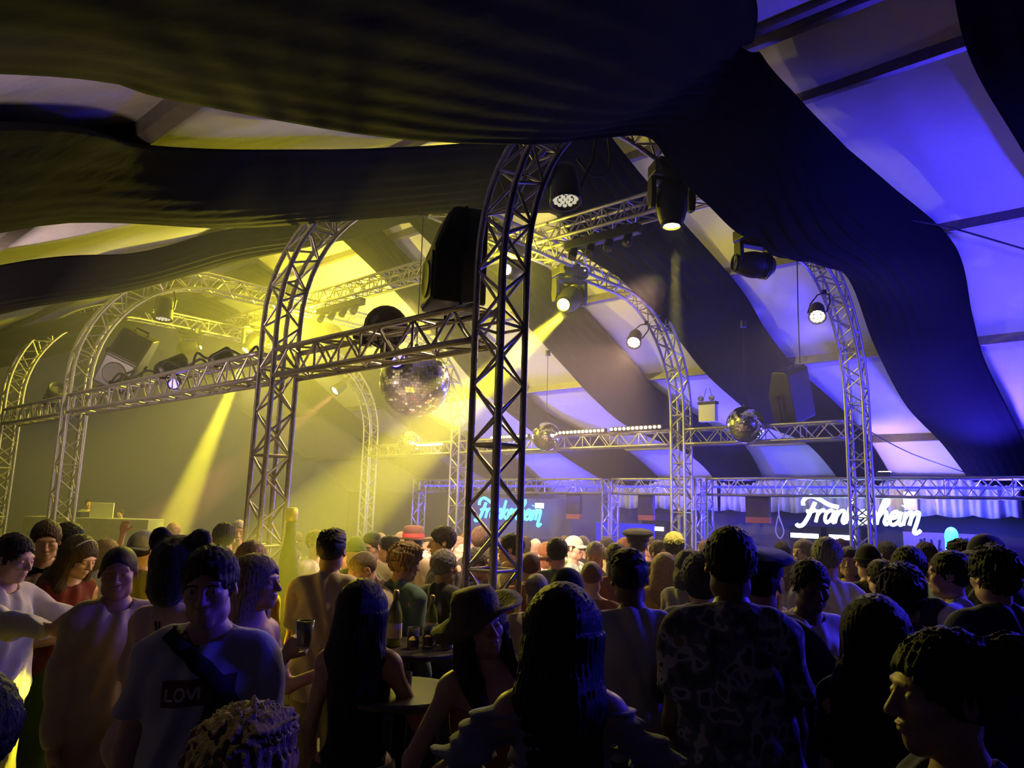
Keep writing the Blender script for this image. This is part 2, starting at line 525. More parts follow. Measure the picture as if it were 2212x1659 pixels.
def truss(parent, pts, N, B, single=lambda p: False, chord_r=0.024, br=0.0105, rung_every=4, faces=(0, 1, 2, 3), hw=TW, chord_n=10):
    """four chord truss along stations pts with unit normals N and binormals B"""
    pts = np.asarray(pts); N = np.asarray(N); B = np.asarray(B)
    corners = [(1, 1), (1, -1), (-1, -1), (-1, 1)]
    ch = []
    for a_, b_ in corners:
        c = pts + N * hw * a_ + B * hw * b_
        ch.append(c)
        m = MB(); m.tube(c, chord_r, chord_n)
        o = m.build('chord', M_ALU, parent, smooth=True)
    far = MB(); k = 0; nfar = 0
    for f in faces:
        c0, c1 = ch[f], ch[(f + 1) % 4]
        for i in range(len(pts) - 1):
            pr = (c0[i], c1[i + 1]) if (i + f) % 2 == 0 else (c1[i], c0[i + 1])
            segs = [pr]
            if i % rung_every == 0:
                segs.append((c0[i], c1[i]))
            for p, q in segs:
                if single(p):
                    brace_obj(p, q, br, parent)
                else:
                    far.tube([p, q], br, 5, cap=False); nfar += 1
    if nfar:
        o = far.build('lacing', M_ALU, parent)
        o['kind'] = 'stuff'

def arch_path(s, step=0.19):
    P = []; N = []
    nz = int(ZLEG / step)
    for i in range(nz + 1):
        P.append(sw(s, 0, ZLEG * i / nz)); N.append(-BX)
    na = int(RARC * PI / 2 / step)
    for i in range(1, na + 1):
        t = PI / 2 * i / na
        P.append(sw(s, RARC - RARC * math.cos(t), ZLEG + RARC * math.sin(t))); N.append(-BX * math.cos(t) + UP * math.sin(t))
    nf = int((SPAN - 2 * RARC) / step)
    for i in range(1, nf + 1):
        P.append(sw(s, RARC + (SPAN - 2 * RARC) * i / nf, ZLEG + RARC)); N.append(UP)
    for i in range(1, na + 1):
        t = PI / 2 * i / na
        P.append(sw(s, SPAN - RARC + RARC * math.sin(t), ZLEG + RARC * math.cos(t))); N.append(BX * math.sin(t) + UP * math.cos(t))
    for i in range(1, nz + 1):
        P.append(sw(s, SPAN, ZLEG * (1 - i / nz))); N.append(BX)
    return np.array(P), np.array(N)

def trusses():
    labs = ['nearest aluminium truss arch with its thick tower in the middle of the picture',
            'second aluminium truss arch, tower left of centre beside the bottle balloon',
            'third aluminium truss arch with the tilted loudspeaker by its left tower',
            'farthest aluminium truss arch, cut by the left edge']
    for i, s in enumerate(ROW_S):
        t = thing('truss_arch', labs[i], 'truss', sw(s, SPAN / 2, 0), 0, 'truss arches over the dance floor', True)
        P, N = arch_path(s)
        B = np.repeat([AX], len(P), 0)
        if i == 0:
            sg = lambda p: (p - ORG) @ BX < 1.7
        elif i == 1:
            sg = lambda p: (p - ORG) @ BX < 1.3
        else:
            sg = lambda p: False
        truss(t, P, N, B, sg, br=0.0115)
        for w in (0, SPAN):
            m = MB(); m.box(sw(s, w, 0.01), (0.45, 0.45, 0.02), frame(AX, BX, UP))
            m.build('base_plate', M_ALU, t)
    # lengthwise trusses at mid height
    ZT = 3.235
    segs = [(0, 1), (1, 2), (2, 3), (3, 4)]
    ss = ROW_S + [16.5]
    near_l = ['thick truss beam carrying the black loudspeaker, between near and second towers',
              'truss beam crowded with cables between second and third towers',
              'short truss beam between third and fourth towers at left edge', None]
    far_l = ['truss beam with the larger small mirror ball, at the right',
             'truss beam carrying the rows of warm bulbs, behind the near tower',
             'hazy truss beam with a short row of bulbs, under the big mirror ball', None]
    for w, labl in ((0, near_l), (SPAN, far_l)):
        for k in range(3):
            s0, s1 = ss[k] + .14, ss[k + 1] - .14
            t = thing('truss_beam', labl[k], 'truss', sw((s0 + s1) / 2, w, ZT - .15), 0, 'lengthwise truss beams', True)
            n = int((s1 - s0) / 0.2)
            P = np.array([sw(s0 + (s1 - s0) * j / n, w, ZT) for j in range(n + 1)])
            truss(t, P, np.repeat([UP], n + 1, 0), np.repeat([BX], n + 1, 0), (lambda p: True) if (w == 0 and k < 2) else (lambda p: False), br=0.0105, rung_every=3)
    # crown truss along the middle
    t = thing('truss_beam', 'crown truss beam running along the tops of the arches', 'truss', sw(5, WR, 5.3), 0, 'lengthwise truss beams', True)
    n = 70
    P = np.array([sw(-.1 + 11.7 * j / n, WR, 5.62) for j in range(n + 1)])
    truss(t, P, np.repeat([UP], n + 1, 0), np.repeat([BX], n + 1, 0), rung_every=3)
trusses()
# ------------------------------------------------------------------ people: bodies are grown from smooth distance fields
def nets(F, org, h):
    """surface nets: closed quad mesh of the zero level of F"""
    S = F < 0
    nx, ny, nz = F.shape
    c = np.zeros((nx - 1, ny - 1, nz - 1), np.int8)
    for dx in (0, 1):
        for dy in (0, 1):
            for dz in (0, 1):
                c += S[dx:nx - 1 + dx, dy:ny - 1 + dy, dz:nz - 1 + dz]
    act = (c > 0) & (c < 8)
    idx = np.full(act.shape, -1, np.int32)
    I = np.argwhere(act)
    idx[act] = np.arange(len(I))
    acc = np.zeros((len(I), 3)); cnt = np.zeros(len(I))
    cor = [(x, y, z) for x in (0, 1) for y in (0, 1) for z in (0, 1)]
    val = {q: F[I[:, 0] + q[0], I[:, 1] + q[1], I[:, 2] + q[2]] for q in cor}
    for p in cor:
        for ax in range(3):
            if p[ax] == 0:
                q = list(p); q[ax] = 1; q = tuple(q)
                a, b_ = val[p], val[q]
                m = (a < 0) != (b_ < 0)
                t = np.where(m, a / np.where(m, a - b_, 1), 0)
                pos = np.repeat([p], len(I), 0).astype(float)
                pos[:, ax] = t
                acc += pos * m[:, None]; cnt += m
    vert = (I + acc / cnt[:, None]) * h + org
    faces = []
    for ax in range(3):
        sl0 = [slice(None)] * 3; sl1 = [slice(None)] * 3
        sl0[ax] = slice(0, -1); sl1[ax] = slice(1, None)
        ch = S[tuple(sl0)] != S[tuple(sl1)]
        E = np.argwhere(ch)
        u, v = (ax + 1) % 3, (ax + 2) % 3
        E = E[(E[:, u] > 0) & (E[:, v] > 0) & (E[:, u] < F.shape[u] - 1) & (E[:, v] < F.shape[v] - 1)]
        if not len(E):
            continue
        inside = S[E[:, 0], E[:, 1], E[:, 2]]
        def cell(du, dv):
            q = E.copy(); q[:, u] -= du; q[:, v] -= dv
            return idx[q[:, 0], q[:, 1], q[:, 2]]
        Q = np.stack([cell(1, 1), cell(0, 1), cell(0, 0), cell(1, 0)], 1)
        Q[~inside] = Q[~inside][:, ::-1]
        faces.append(Q)
    faces = np.concatenate(faces) if faces else np.zeros((0, 4), int)
    faces = faces[(faces >= 0).all(1)]
    return vert, faces

class Field:
    def __init__(self, lo, hi, h):
        self.lo = np.asarray(lo, float); self.h = h
        self.n = np.ceil((np.asarray(hi, float) - self.lo) / h).astype(int) + 1
        self.F = np.full(self.n, 0.25, np.float32)
    def sub(self, lo, hi):
        a = np.clip(np.floor((np.asarray(lo) - self.lo) / self.h).astype(int), 0, self.n)
        b_ = np.clip(np.ceil((np.asarray(hi) - self.lo) / self.h).astype(int) + 1, 0, self.n)
        sl = tuple(slice(int(p), int(q)) for p, q in zip(a, b_))
        g = [np.arange(p, q) * self.h + o for p, q, o in zip(a, b_, self.lo)]
        if any(len(q) == 0 for q in g):
            return None, None
        X = np.stack(np.meshgrid(*g, indexing='ij'), -1).astype(np.float32)
        return sl, X
    def blend(self, sl, d, k, op):
        A = self.F[sl]
        if op == 'add':
            if k > 0:
                t = np.clip(.5 + .5 * (A - d) / k, 0, 1)
                A[...] = A + (d - A) * t - k * t * (1 - t)
            else:
                np.minimum(A, d, out=A)
        elif op == 'sub':
            d = -d
            if k > 0:
                t = np.clip(.5 - .5 * (A - d) / k, 0, 1)
                A[...] = A + (d - A) * t + k * t * (1 - t)
            else:
                np.maximum(A, d, out=A)
    def cone(self, p, q, r1, r2, k=0.03, op='add', flat=None):
        p = np.asarray(p, float); q = np.asarray(q, float)
        m = max(r1, r2) + k + 2 * self.h + 0.02
        sl, X = self.sub(np.minimum(p, q) - m, np.maximum(p, q) + m)
        if sl is None: return self
        d = q - p; L = d @ d
        Y = X - p.astype(np.float32)
        t = np.clip((Y @ d.astype(np.float32)) / max(L, 1e-9), 0, 1)
        Y = Y - t[..., None] * d.astype(np.float32)
        dist = np.sqrt((Y * Y).sum(-1)) - (r1 + (r2 - r1) * t)
        self.blend(sl, dist, k, op)
        return self
    def ell(self, c, r, k=0.03, R=None, op='add'):
        c = np.asarray(c, float); r = np.asarray(r, float)
        m = r.max() + k + 2 * self.h + 0.02
        sl, X = self.sub(c - m, c + m)
        if sl is None: return self
        Y = X - c.astype(np.float32)
        if R is not None:
            Y = Y @ np.asarray(R, np.float32)
        Y = Y / r.astype(np.float32)
        k0 = np.sqrt((Y * Y).sum(-1)) + 1e-6
        Z = Y / r.astype(np.float32)
        k1 = np.sqrt((Z * Z).sum(-1)) + 1e-6
        self.blend(sl, k0 * (k0 - 1) / k1, k, op)
        return self
    def plane(self, p, n, op='cut'):
        """keep the side opposite to n"""
        n = np.asarray(n, float); n = n / np.linalg.norm(n)
        g = [np.arange(q) * self.h + o for q, o in zip(self.n, self.lo)]
        d = (g[0] - p[0])[:, None, None] * n[0] + (g[1] - p[1])[None, :, None] * n[1] + (g[2] - p[2])[None, None, :] * n[2]
        np.maximum(self.F, d.astype(np.float32), out=self.F)
        return self
    def grid(self):
        g = [np.arange(q) * self.h + o for q, o in zip(self.n, self.lo)]
        return np.meshgrid(*g, indexing='ij', sparse=True)
    def warp(self, fn):
        x, y, z = self.grid()
        self.F += fn(x, y, z).astype(np.float32)
        return self
    def out(self):
        return nets(self.F, self.lo, self.h)

def rotx(a):
    c, s = math.cos(a), math.sin(a); return np.array([[1, 0, 0], [0, c, -s], [0, s, c]])
def roty(a):
    c, s = math.cos(a), math.sin(a); return np.array([[c, 0, s], [0, 1, 0], [-s, 0, c]])
def rotz(a):
    c, s = math.cos(a), math.sin(a); return np.array([[c, -s, 0], [s, c, 0], [0, 0, 1]])

# ---- heads, local origin at the middle of the head, face towards -y, height about .235
def head_mesh(sex='m', h=0.0055):
    f = Field((-.11, -.14, -.21), (.11, .13, .14), h)
    jw = .060 if sex == 'm' else .055
    f.ell((0, .014, .034), (.076, .097, .086), 0)
    f.ell((0, -.024, -.036), (jw, .070, .082), .03)
    f.ell((0, -.066, -.092), (.026 if sex == 'm' else .02, .022, .022), .03)
    for s in (-1, 1):
        f.ell((s * .040, -.058, -.018), (.024, .026, .022), .03)
        f.ell((s * .048, -.012, -.075), (.018, .035, .022), .03)
    f.ell((0, -.079, .030), (.052, .016, .012 if sex == 'm' else .009), .02)
    for s in (-1, 1):
        f.ell((s * .033, -.098, .008), (.019, .017, .012), .012, op='sub')
        f.ell((s * .033, -.079, .007), (.016, .014, .011), .004)
    f.cone((0, -.089, .018), (0, -.113, -.024), .008, .0125, .010)
    for s in (-1, 1):
        f.ell((s * .013, -.102, -.028), (.009, .010, .008), .006)
    f.ell((0, -.093, -.052), (.023, .012, .0055), .006)
    f.ell((0, -.091, -.063), (.020, .012, .0065), .006)
    f.ell((0, -.108, -.0575), (.026, .012, .0022), .003, op='sub')
    for s in (-1, 1):
        R = roty(s * -.12) @ rotz(s * .35)
        f.ell((s * .080, .010, .002), (.009, .021, .032), .008, R)
        f.ell((s * .087, .004, .004), (.005, .011, .018), .006, R, op='sub')
    f.cone((0, .012, -.05), (0, .030, -.20), .052 if sex == 'm' else .045, .056 if sex == 'm' else .048, .03)
    return f.out()

# ---- hair, in head coordinates
def hair_mesh(style, h=0.006):
    rnd = np.random.RandomState(abs(hash_str(style)) % 1000)
    p = rnd.rand(12) * 6
    def curls(x, y, z, a=.006, q=90.0):
        return a * np.sin(q * x + 9 * np.sin(30 * z) + p[0]) * np.sin(q * y + 8 * np.sin(33 * x) + p[1]) * np.sin(q * z + p[2])
    def strands(x, y, z, a=.004, n=34.0):
        t = np.arctan2(y - .02, x)
        return a * np.sin(n * t + 5 * np.sin(7 * z + p[3]) + p[4]) + a * .6 * np.sin(2.1 * n * t + 9 * z + p[5])
    if style in ('short', 'buzz', 'curlytop', 'side', 'afro', 'messy'):
        f = Field((-.15, -.17, -.14), (.15, .17, .22), h)
        g = {'short': .013, 'buzz': .005, 'curlytop': .010, 'side': .014, 'afro': .04, 'messy': .022}[style]
        f.ell((0, .016, .036), (.076 + g, .097 + g, .086 + g * 1.15), 0)
        if style == 'curlytop':
            f.ell((0, -.006, .098), (.072, .088, .042), .03)
        if style == 'side':
            f.ell((.012, -.035, .095), (.070, .062, .036), .03)
        if style == 'messy':
            f.ell((-.02, -.03, .10), (.07, .07, .04), .03)
        # temple hollow and face opening
        f.ell((0, -.125, -.035), (.085, .085, .112), .015, op='sub')
        for s in (-1, 1):
            f.ell((s * .095, -.055, -.045), (.035, .06, .075), .012, op='sub')
            f.ell((s * .09, .012, -.03), (.022, .026, .045), .01, op='sub')
        f.plane((0, .09, -.075), (0, .55, -1))
        if style == 'curlytop':
            f.warp(lambda x, y, z: curls(x, y, z, .010, 75.0) * (z > .05))
        elif style == 'afro':
            f.warp(lambda x, y, z: curls(x, y, z, .006, 130.0))
        elif style == 'messy':
            f.warp(lambda x, y, z: curls(x, y, z, .012, 55.0) + strands(x, y, z, .004, 26))
        elif style != 'buzz':
            f.warp(lambda x, y, z: curls(x, y, z, .005, 95.0) + strands(x, y, z, .002, 30))
        return f.out()
    if style in ('long', 'longwide', 'bob', 'longfront'):
        dn = {'long': -.46, 'longwide': -.62, 'bob': -.17, 'longfront': -.44}[style]
        f = Field((-.26, -.19, dn - .12), (.26, .24, .18), .0075)
        g = .016
        f.ell((0, .018, .036), (.076 + g, .097 + g, .086 + g), 0)
        wd = .075 if style != 'longwide' else .105
        if style == 'bob':
            f.ell((0, .045, -.06), (.095, .085, .12), .03)
        else:
            f.cone((0, .035, .02), (0, .08, -.20), .088, wd + .012, .07)
            f.cone((0, .08, -.20), (0, .105, dn), wd + .012, wd * .62, .06)
            for s in (-1, 1):
                f.cone((s * .058, .03, .02), (s * (.078 if style != 'longwide' else .12), .05, -.20), .052, .058, .05)
                f.cone((s * (.075 if style != 'longwide' else .12), .06, -.20), (s * (.07 if style != 'longwide' else .13), .085, dn + .04), .055, .04, .04)
        if style == 'longfront':
            for s in (-1, 1):
                f.cone((s * .075, .0, .03), (s * .095, -.03, -.18), .032, .036, .03)
                f.cone((s * .095, -.03, -.18), (s * .10, -.07, -.42), .036, .022, .03)
        f.ell((0, -.125, -.04), (.068, .090, .105), .012, op='sub')
        f.cone((0, -.06, -.08), (0, -.02, -.30), .06, .07, .01, op='sub')
        f.warp(lambda x, y, z: strands(x, y, z, .0024, 41) + .008 * np.sin(9 * x + 14 * z + p[7]) * (z < 0))
        return f.out()
    if style in ('bun', 'tied'):
        f = Field((-.14, -.16, -.2), (.14, .26, .20), h)
        g = .014
        f.ell((0, .018, .036), (.076 + g, .097 + g, .086 + g), 0)
        if style == 'bun':
            f.ell((0, .15, .06), (.060, .062, .060), .025)
        else:
            f.cone((0, .10, .02), (0, .17, -.05), .035, .045, .03)
            f.cone((0, .17, -.05), (0, .16, -.19), .045, .02, .03)
        f.ell((0, -.125, -.035), (.088, .088, .10), .012, op='sub')
        for s in (-1, 1):
            f.ell((s * .095, -.05, -.05), (.035, .055, .07), .012, op='sub')
        f.plane((0, .09, -.085), (0, .45, -1))
        f.warp(lambda x, y, z: strands(x, y, z, .0035, 30) + curls(x, y, z, .004, 70.0))
        return f.out()
    raise ValueError(style)

def hash_str(s):
    v = 7
    for ch in s:
        v = (v * 31 + ord(ch)) % 100003
    return v

# ---- hands: wrist at the origin, fingers along +z, palm faces -y, thumb on +x
def hand_mesh(pose, h=0.0042):
    f = Field((-.08, -.10, -.05), (.10, .06, .22), h)
    f.cone((0, 0, -.04), (0, 0, .02), .026, .028, .01)
    f.ell((0, 0, .055), (.042, .017, .05), .02)
    curl = {'relaxed': (.35, .55), 'grip': (1.15, 1.35), 'flat': (.06, .1)}[pose]
    for i, (x, L, r) in enumerate([(.030, .072, .0088), (.010, .080, .0092), (-.011, .075, .0088), (-.030, .058, .0078)]):
        a = curl[0] * (1 + .08 * i); b_ = a + curl[1]
        p0 = np.array([x * .9, 0, .09])
        spread = np.array([x * .25, 0, 0])
        p1 = p0 + (np.array([0, -math.sin(a), math.cos(a)]) * L * .52 + spread * .3)
        p2 = p1 + np.array([0, -math.sin(b_), math.cos(b_)]) * L * .48
        f.cone(p0, p1, r * 1.08, r, .006)
        f.cone(p1, p2, r, r * .82, .004)
    t0 = np.array([.030, -.005, .03])
    if pose == 'grip':
        t1 = t0 + np.array([.030, -.028, .028]); t2 = t1 + np.array([-.012, -.030, .016])
    else:
        t1 = t0 + np.array([.034, -.012, .032]); t2 = t1 + np.array([.010, -.010, .030])
    f.cone(t0, t1, .015, .0115, .010)
    f.cone(t1, t2, .0112, .009, .004)
    return f.out()

_parts = {}
def part(kind, key, fn):
    if (kind, key) not in _parts:
        _parts[(kind, key)] = fn()
    return _parts[(kind, key)]

ARM_DOWN = ((.10, .02, -1), (.03, .30, -1))
ARM_BENT = ((.22, .10, -1), (-.25, .9, .15))
ARM_UPDRINK = ((.25, .35, -.9), (-.1, .55, .95))
ARM_RAISED = ((.55, .35, .55), (-.35, .1, 1))
ARM_OUT = ((.9, .35, -.25), (.9, .45, .05))
ARM_FWD = ((.2, .9, -.35), (0, 1, .1))
ARM_HIP = ((.75, -.05, -.7), (-.75, .25, -.55))

def skeleton(sex, lean, head, armL, armR):
    """joints at a body height of 1.75; face towards -y"""
    Rl = rotx(lean)                       # positive lean bends forward (towards -y)
    piv = np.array([0, 0, .96])
    def tor(p):
        return piv + Rl @ (np.asarray(p, float) - piv)
    sx = .168 if sex == 'm' else .152
    J = {'tor': tor, 'Rl': Rl, 'sx': sx}
    hy, hp, hr = head
    Rh = Rl @ rotx(-lean * .7) @ rotz(hy) @ rotx(hp) @ roty(hr)
    nb = tor((0, .02, 1.47))
    J['Rh'] = Rh
    J['hc'] = nb + Rh @ np.array([0, -.022, .158])
    J['nb'] = nb
    for sd, arm in ((1, armL), (-1, armR)):
        sh = tor((sd * sx, .012, 1.385))
        def dv(q):
            v = np.array([sd * q[0], -q[1], q[2]], float); return v / np.linalg.norm(v)
        u = dv(arm[0]); fo = dv(arm[1])
        el = sh + u * .285
        wr = el + fo * .245
        J[sd] = (sh, el, wr, fo)
    return J

def torso(f, J, sex, g=0.0, loose=0.0):
    t = J['tor']
    fat = 0
    if sex == 'm':
        f.ell(t((0, .0, .95)), (.160 + g + loose * 1.1, .112 + g + loose, .12 + g), .05, J['Rl'])
        f.ell(t((0, -.005, 1.09)), (.142 + g + loose, .102 + g + loose, .16 + g), .06, J['Rl'])
        f.ell(t((0, .0, 1.28)), (.166 + g + loose * .4, .112 + g + loose * .4, .165 + g), .06, J['Rl'])
        sx = .135
    else:
        f.ell(t((0, .005, .93)), (.168 + g + loose * 1.1, .118 + g + loose, .13 + g), .05, J['Rl'])
        f.ell(t((0, .0, 1.10)), (.118 + g + loose, .088 + g + loose, .16 + g), .06, J['Rl'])
        f.ell(t((0, .0, 1.28)), (.142 + g + loose * .4, .100 + g + loose * .4, .155 + g), .06, J['Rl'])
        for s in (-1, 1):
            f.ell(t((s * .065, -.085, 1.265)), (.062 + g, .055 + g, .06 + g), .04, J['Rl'])
        sx = .118
    for s in (-1, 1):
        f.cone(t((0, .012, 1.405)), t((s * sx, .012, 1.385)), .060 + g, .052 + g * .8, .05)
    for s in (-1, 1):
        f.cone(t((0, .022, 1.475)), t((s * (sx - .01), .02, 1.425)), .046 + g * .6, .044 + g, .04)

def body_geo(sex, lean, head, armL, armR, top, bottom, h):
    J = skeleton(sex, lean, head, armL, armR)
    xs = [J[s][k][0] for s in (1, -1) for k in (0, 1, 2)]
    ys = [J[s][k][1] for s in (1, -1) for k in (0, 1, 2)]
    zs = [J[s][k][2] for s in (1, -1) for k in (0, 1, 2)]
    lo = (min(-.26, min(xs) - .12), min(-.26, min(ys) - .12, J['hc'][1] - .1), -.02)
    hi = (max(.26, max(xs) + .12), max(.24, max(ys) + .12), max(1.62, max(zs) + .1))
    out = {}
    # skin
    f = Field(lo, hi, h)
    torso(f, J, sex, -.004)
    am = 1.0 if sex == 'm' else .84
    for s in (1, -1):
        sh, el, wr, fo = J[s]
        f.ell(sh, (.056 * am, .056 * am, .058 * am), .05)
        f.cone(sh, el, .050 * am, .040 * am, .03)
        f.cone(el, wr, .041 * am, .028 * am, .02)
        hx = s * .09
        f.cone((hx, 0, .93), (s * .098, -.012, .50), .088, .056, .04)
        f.cone((s * .098, -.012, .50), (s * .10, .018, .09), .056, .037, .03)
        f.ell((s * .10, .026, .36), (.042, .040, .10), .03)
        f.cone((s * .10, .035, .045), (s * .118, -.15, .032), .043, .036, .03)
    f.cone(J['nb'] - np.array([0, 0, .04]), J['hc'] + J['Rh'] @ np.array([0, .015, -.05]), .055 if sex == 'm' else .046, .05 if sex == 'm' else .043, .035)
    f.plane((0, 0, 0.0), (0, 0, -1))
    v, q = f.out()
    V_, Q_ = [v], [q]; n = len(v)
    hv, hq = part('head', sex, lambda: head_mesh(sex))
    V_.append(hv @ J['Rh'].T + J['hc']); Q_.append(hq + n); n += len(hv)
    for s, pose in ((1, armL[2] if len(armL) > 2 else 'relaxed'), (-1, armR[2] if len(armR) > 2 else 'relaxed')):
        mv, mq = part('hand', pose, lambda: hand_mesh(pose))
        sh, el, wr, fo = J[s]
        z = fo
        fw = np.array([0, -1.0, 0]) if abs(fo[1]) < .8 else np.array([0, 0, 1.0])
        x = fw - z * (fw @ z); x /= np.linalg.norm(x)          # thumb forward
        y = np.cross(z, x)
        if y[0] * s < 0:                                         # palm (-y) towards the body
            y = -y
        R = np.stack([x, y, z], 1)
        sc = 1.0 if sex == 'm' else .9
        fl = np.linalg.det(R) < 0
        V_.append((mv * sc) @ R.T + wr + fo * .012)
        Q_.append((mq[:, ::-1] if fl else mq) + n); n += len(mv)
    out['body'] = (np.concatenate(V_), np.concatenate(Q_))
    rs = np.random.RandomState(int(abs(lean) * 100) + 3); p = rs.rand(6) * 6
    def folds(amp):
        return lambda x, y, z: amp * (np.sin(24 * z + 10 * np.sin(8 * x + p[0]) + p[1]) * .5 + np.sin(16 * x + 12 * z + 6 * np.sin(9 * y + p[2]) + p[3]) * .5 + .4 * np.sin(41 * x - 23 * z + 11 * y + p[4]))
    # upper garment
    kind = top[0]
    if kind != 'none':
        g, loose, slv, hem, neck = {'tee': (.014, .030, .62, .86, 1.478), 'shirt': (.016, .030, 1.9, .86, 1.50), 'loose': (.018, .05, .66, .80, 1.485),
                                    'jacket': (.028, .04, 1.92, .80, 1.505), 'strap': (.008, .0, 0, .80, 1.325), 'vest': (.014, .01, 0, .92, 1.46), 'offshoulder': (.012, .01, .8, .85, 1.40),
                                    'tunic': (.016, .022, 1.9, .52, 1.485), 'dress': (.009, .012, 0, .55, 1.325), 'open': (.012, .02, .4, .86, 1.44)}[kind]
        f = Field((lo[0], lo[1], hem - .06), (hi[0], hi[1], max(hi[2], 1.56)), h)
        torso(f, J, sex, g, loose)
        if kind in ('tunic', 'dress', 'loose'):
            f.cone((0, 0, 1.0), (0, 0, hem), .14, .175, .06)
        if slv > 0:
            f2 = Field((lo[0], lo[1], hem - .06), (hi[0], hi[1], max(hi[2], 1.56)), h)
            for s in (1, -1):
                sh, el, wr, fo = J[s]
                if slv <= 1:
                    u = (el - sh) / np.linalg.norm(el - sh)
                    e2 = sh + (el - sh) * slv
                    f2.cone(sh, e2 + u * .08, .062 * am + g * .7, .060 * am + g * 1.1, .02)
                    sl, X = f2.sub(e2 - .2, e2 + .2)
                    dd = (X - e2.astype(np.float32)) @ u.astype(np.float32)
                    A = f2.F[sl]
                    A[...] = np.where(X[..., 0] * s > 0, np.maximum(A, dd), A)
                else:
                    f2.cone(sh, el, .061 * am + g * .6, .052 * am + g * .8, .03)
                    f2.cone(el, el + (wr - el) * (slv - 1), .052 * am + g * .7, .040 * am + g * .5, .03)
            d = f2.F; A = f.F; k = .018
            t_ = np.clip(.5 + .5 * (A - d) / k, 0, 1)
            f.F = A + (d - A) * t_ - k * t_ * (1 - t_)
        f.warp(folds(.0115 if kind not in ('strap', 'dress') else .003))
        if kind == 'offshoulder':
            f.warp(lambda x, y, z: .010 * np.sin(150 * z + 5 * np.sin(7 * x)) * (z > 1.12))
        f.plane((0, 0, hem), (0, 0, -1))
        nk = J['tor']((0, -.03, neck))
        Rl = J['Rl']
        f.plane(nk, Rl @ np.array([0, -.35 if kind not in ('strap', 'dress', 'offshoulder') else -.05, 1]))
        if kind in ('jacket', 'shirt', 'tee', 'tunic', 'loose', 'vest', 'open'):
            f.cone(J['nb'] + Rl @ np.array([0, -.02, -.02]), J['nb'] + Rl @ np.array([0, -.045, .1]), .062, .07, .01, op='sub')
        out['top'] = f.out()
    # straps
    # lower garment
    kind = bottom[0]
    if kind != 'none':
        top_z = .97
        bot = {'trousers': .06, 'jeans': .06, 'shorts': .50, 'skirt': .55, 'longskirt': .25}[kind]
        f = Field((-.30, -.30, bot - .05), (.30, .30, top_z + .06), h)
        g = .012
        f.ell((0, .003, .93), (.162 + g + (0 if sex == 'm' else .012), .118 + g + (0 if sex == 'm' else .008), .14 + g), .04)
        if 'skirt' in kind:
            f.cone((0, .0, .93), (0, 0, bot), .16, .25, .06)
            f.warp(lambda x, y, z: .010 * np.sin(9 * np.arctan2(y, x)) * (1.0 - z))
        else:
            for s in (1, -1):
                f.cone((s * .09, 0, .93), (s * .098, -.012, .50), .094 + g, .068 + g, .03)
                f.cone((s * .098, -.012, .50), (s * .10, .018, .06), .068 + g, .056 + g, .03)
            f.warp(folds(.005))
        f.plane((0, 0, bot), (0, 0, -1))
        f.plane((0, 0, top_z), (0, 0, 1))
        out['bottom'] = f.out()
    return out, J

def to_mesh(name, vq, nslots=1, shoe_z=None):
    v, q = vq
    me = bpy.data.meshes.new(name)
    me.vertices.add(len(v)); me.vertices.foreach_set('co', np.asarray(v, np.float32).ravel())
    me.loops.add(len(q) * 4); me.loops.foreach_set('vertex_index', np.asarray(q, np.int32).ravel())
    me.polygons.add(len(q))
    me.polygons.foreach_set('loop_start', np.arange(len(q), dtype=np.int32) * 4)
    me.polygons.foreach_set('loop_total', np.full(len(q), 4, np.int32))
    me.polygons.foreach_set('use_smooth', np.ones(len(q), bool))
    for _ in range(nslots):
        me.materials.append(None)
    if shoe_z is not None:
        cz = v[q].mean(1)[:, 2]
        me.polygons.foreach_set('material_index', (cz < shoe_z).astype(np.int32))
    me.update(); me.validate()
    return me

def add_obj(name, me, mats, parent, M=None):
    o = bpy.data.objects.new(name, me)
    COL.objects.link(o)
    o.parent = parent
    if M is not None:
        o.matrix_basis = M
    for i, mt in enumerate(mats):
        o.material_slots[i].link = 'OBJECT'
        o.material_slots[i].material = mt
    return o

_geo = {}
def geo(key, h):
    k = (key, h)
    if k not in _geo:
        out, J = body_geo(*key, h)
        ms = {n: to_mesh({'body': 'person_body', 'top': 'garment_top', 'bottom': 'garment_bottom'}[n], vq, 2 if n == 'body' else 1, .075 if n == 'body' else None) for n, vq in out.items()}
        _geo[k] = (ms, J, out)
    return _geo[k]

_hair = {}
def hair_me(style):
    if style not in _hair:
        _hair[style] = to_mesh('hair', hair_mesh(style))
    return _hair[style]

def mat4(R, t, s=1.0):
    M = np.eye(4); M[:3, :3] = R * s; M[:3, 3] = t
    return Matrix(M.tolist())

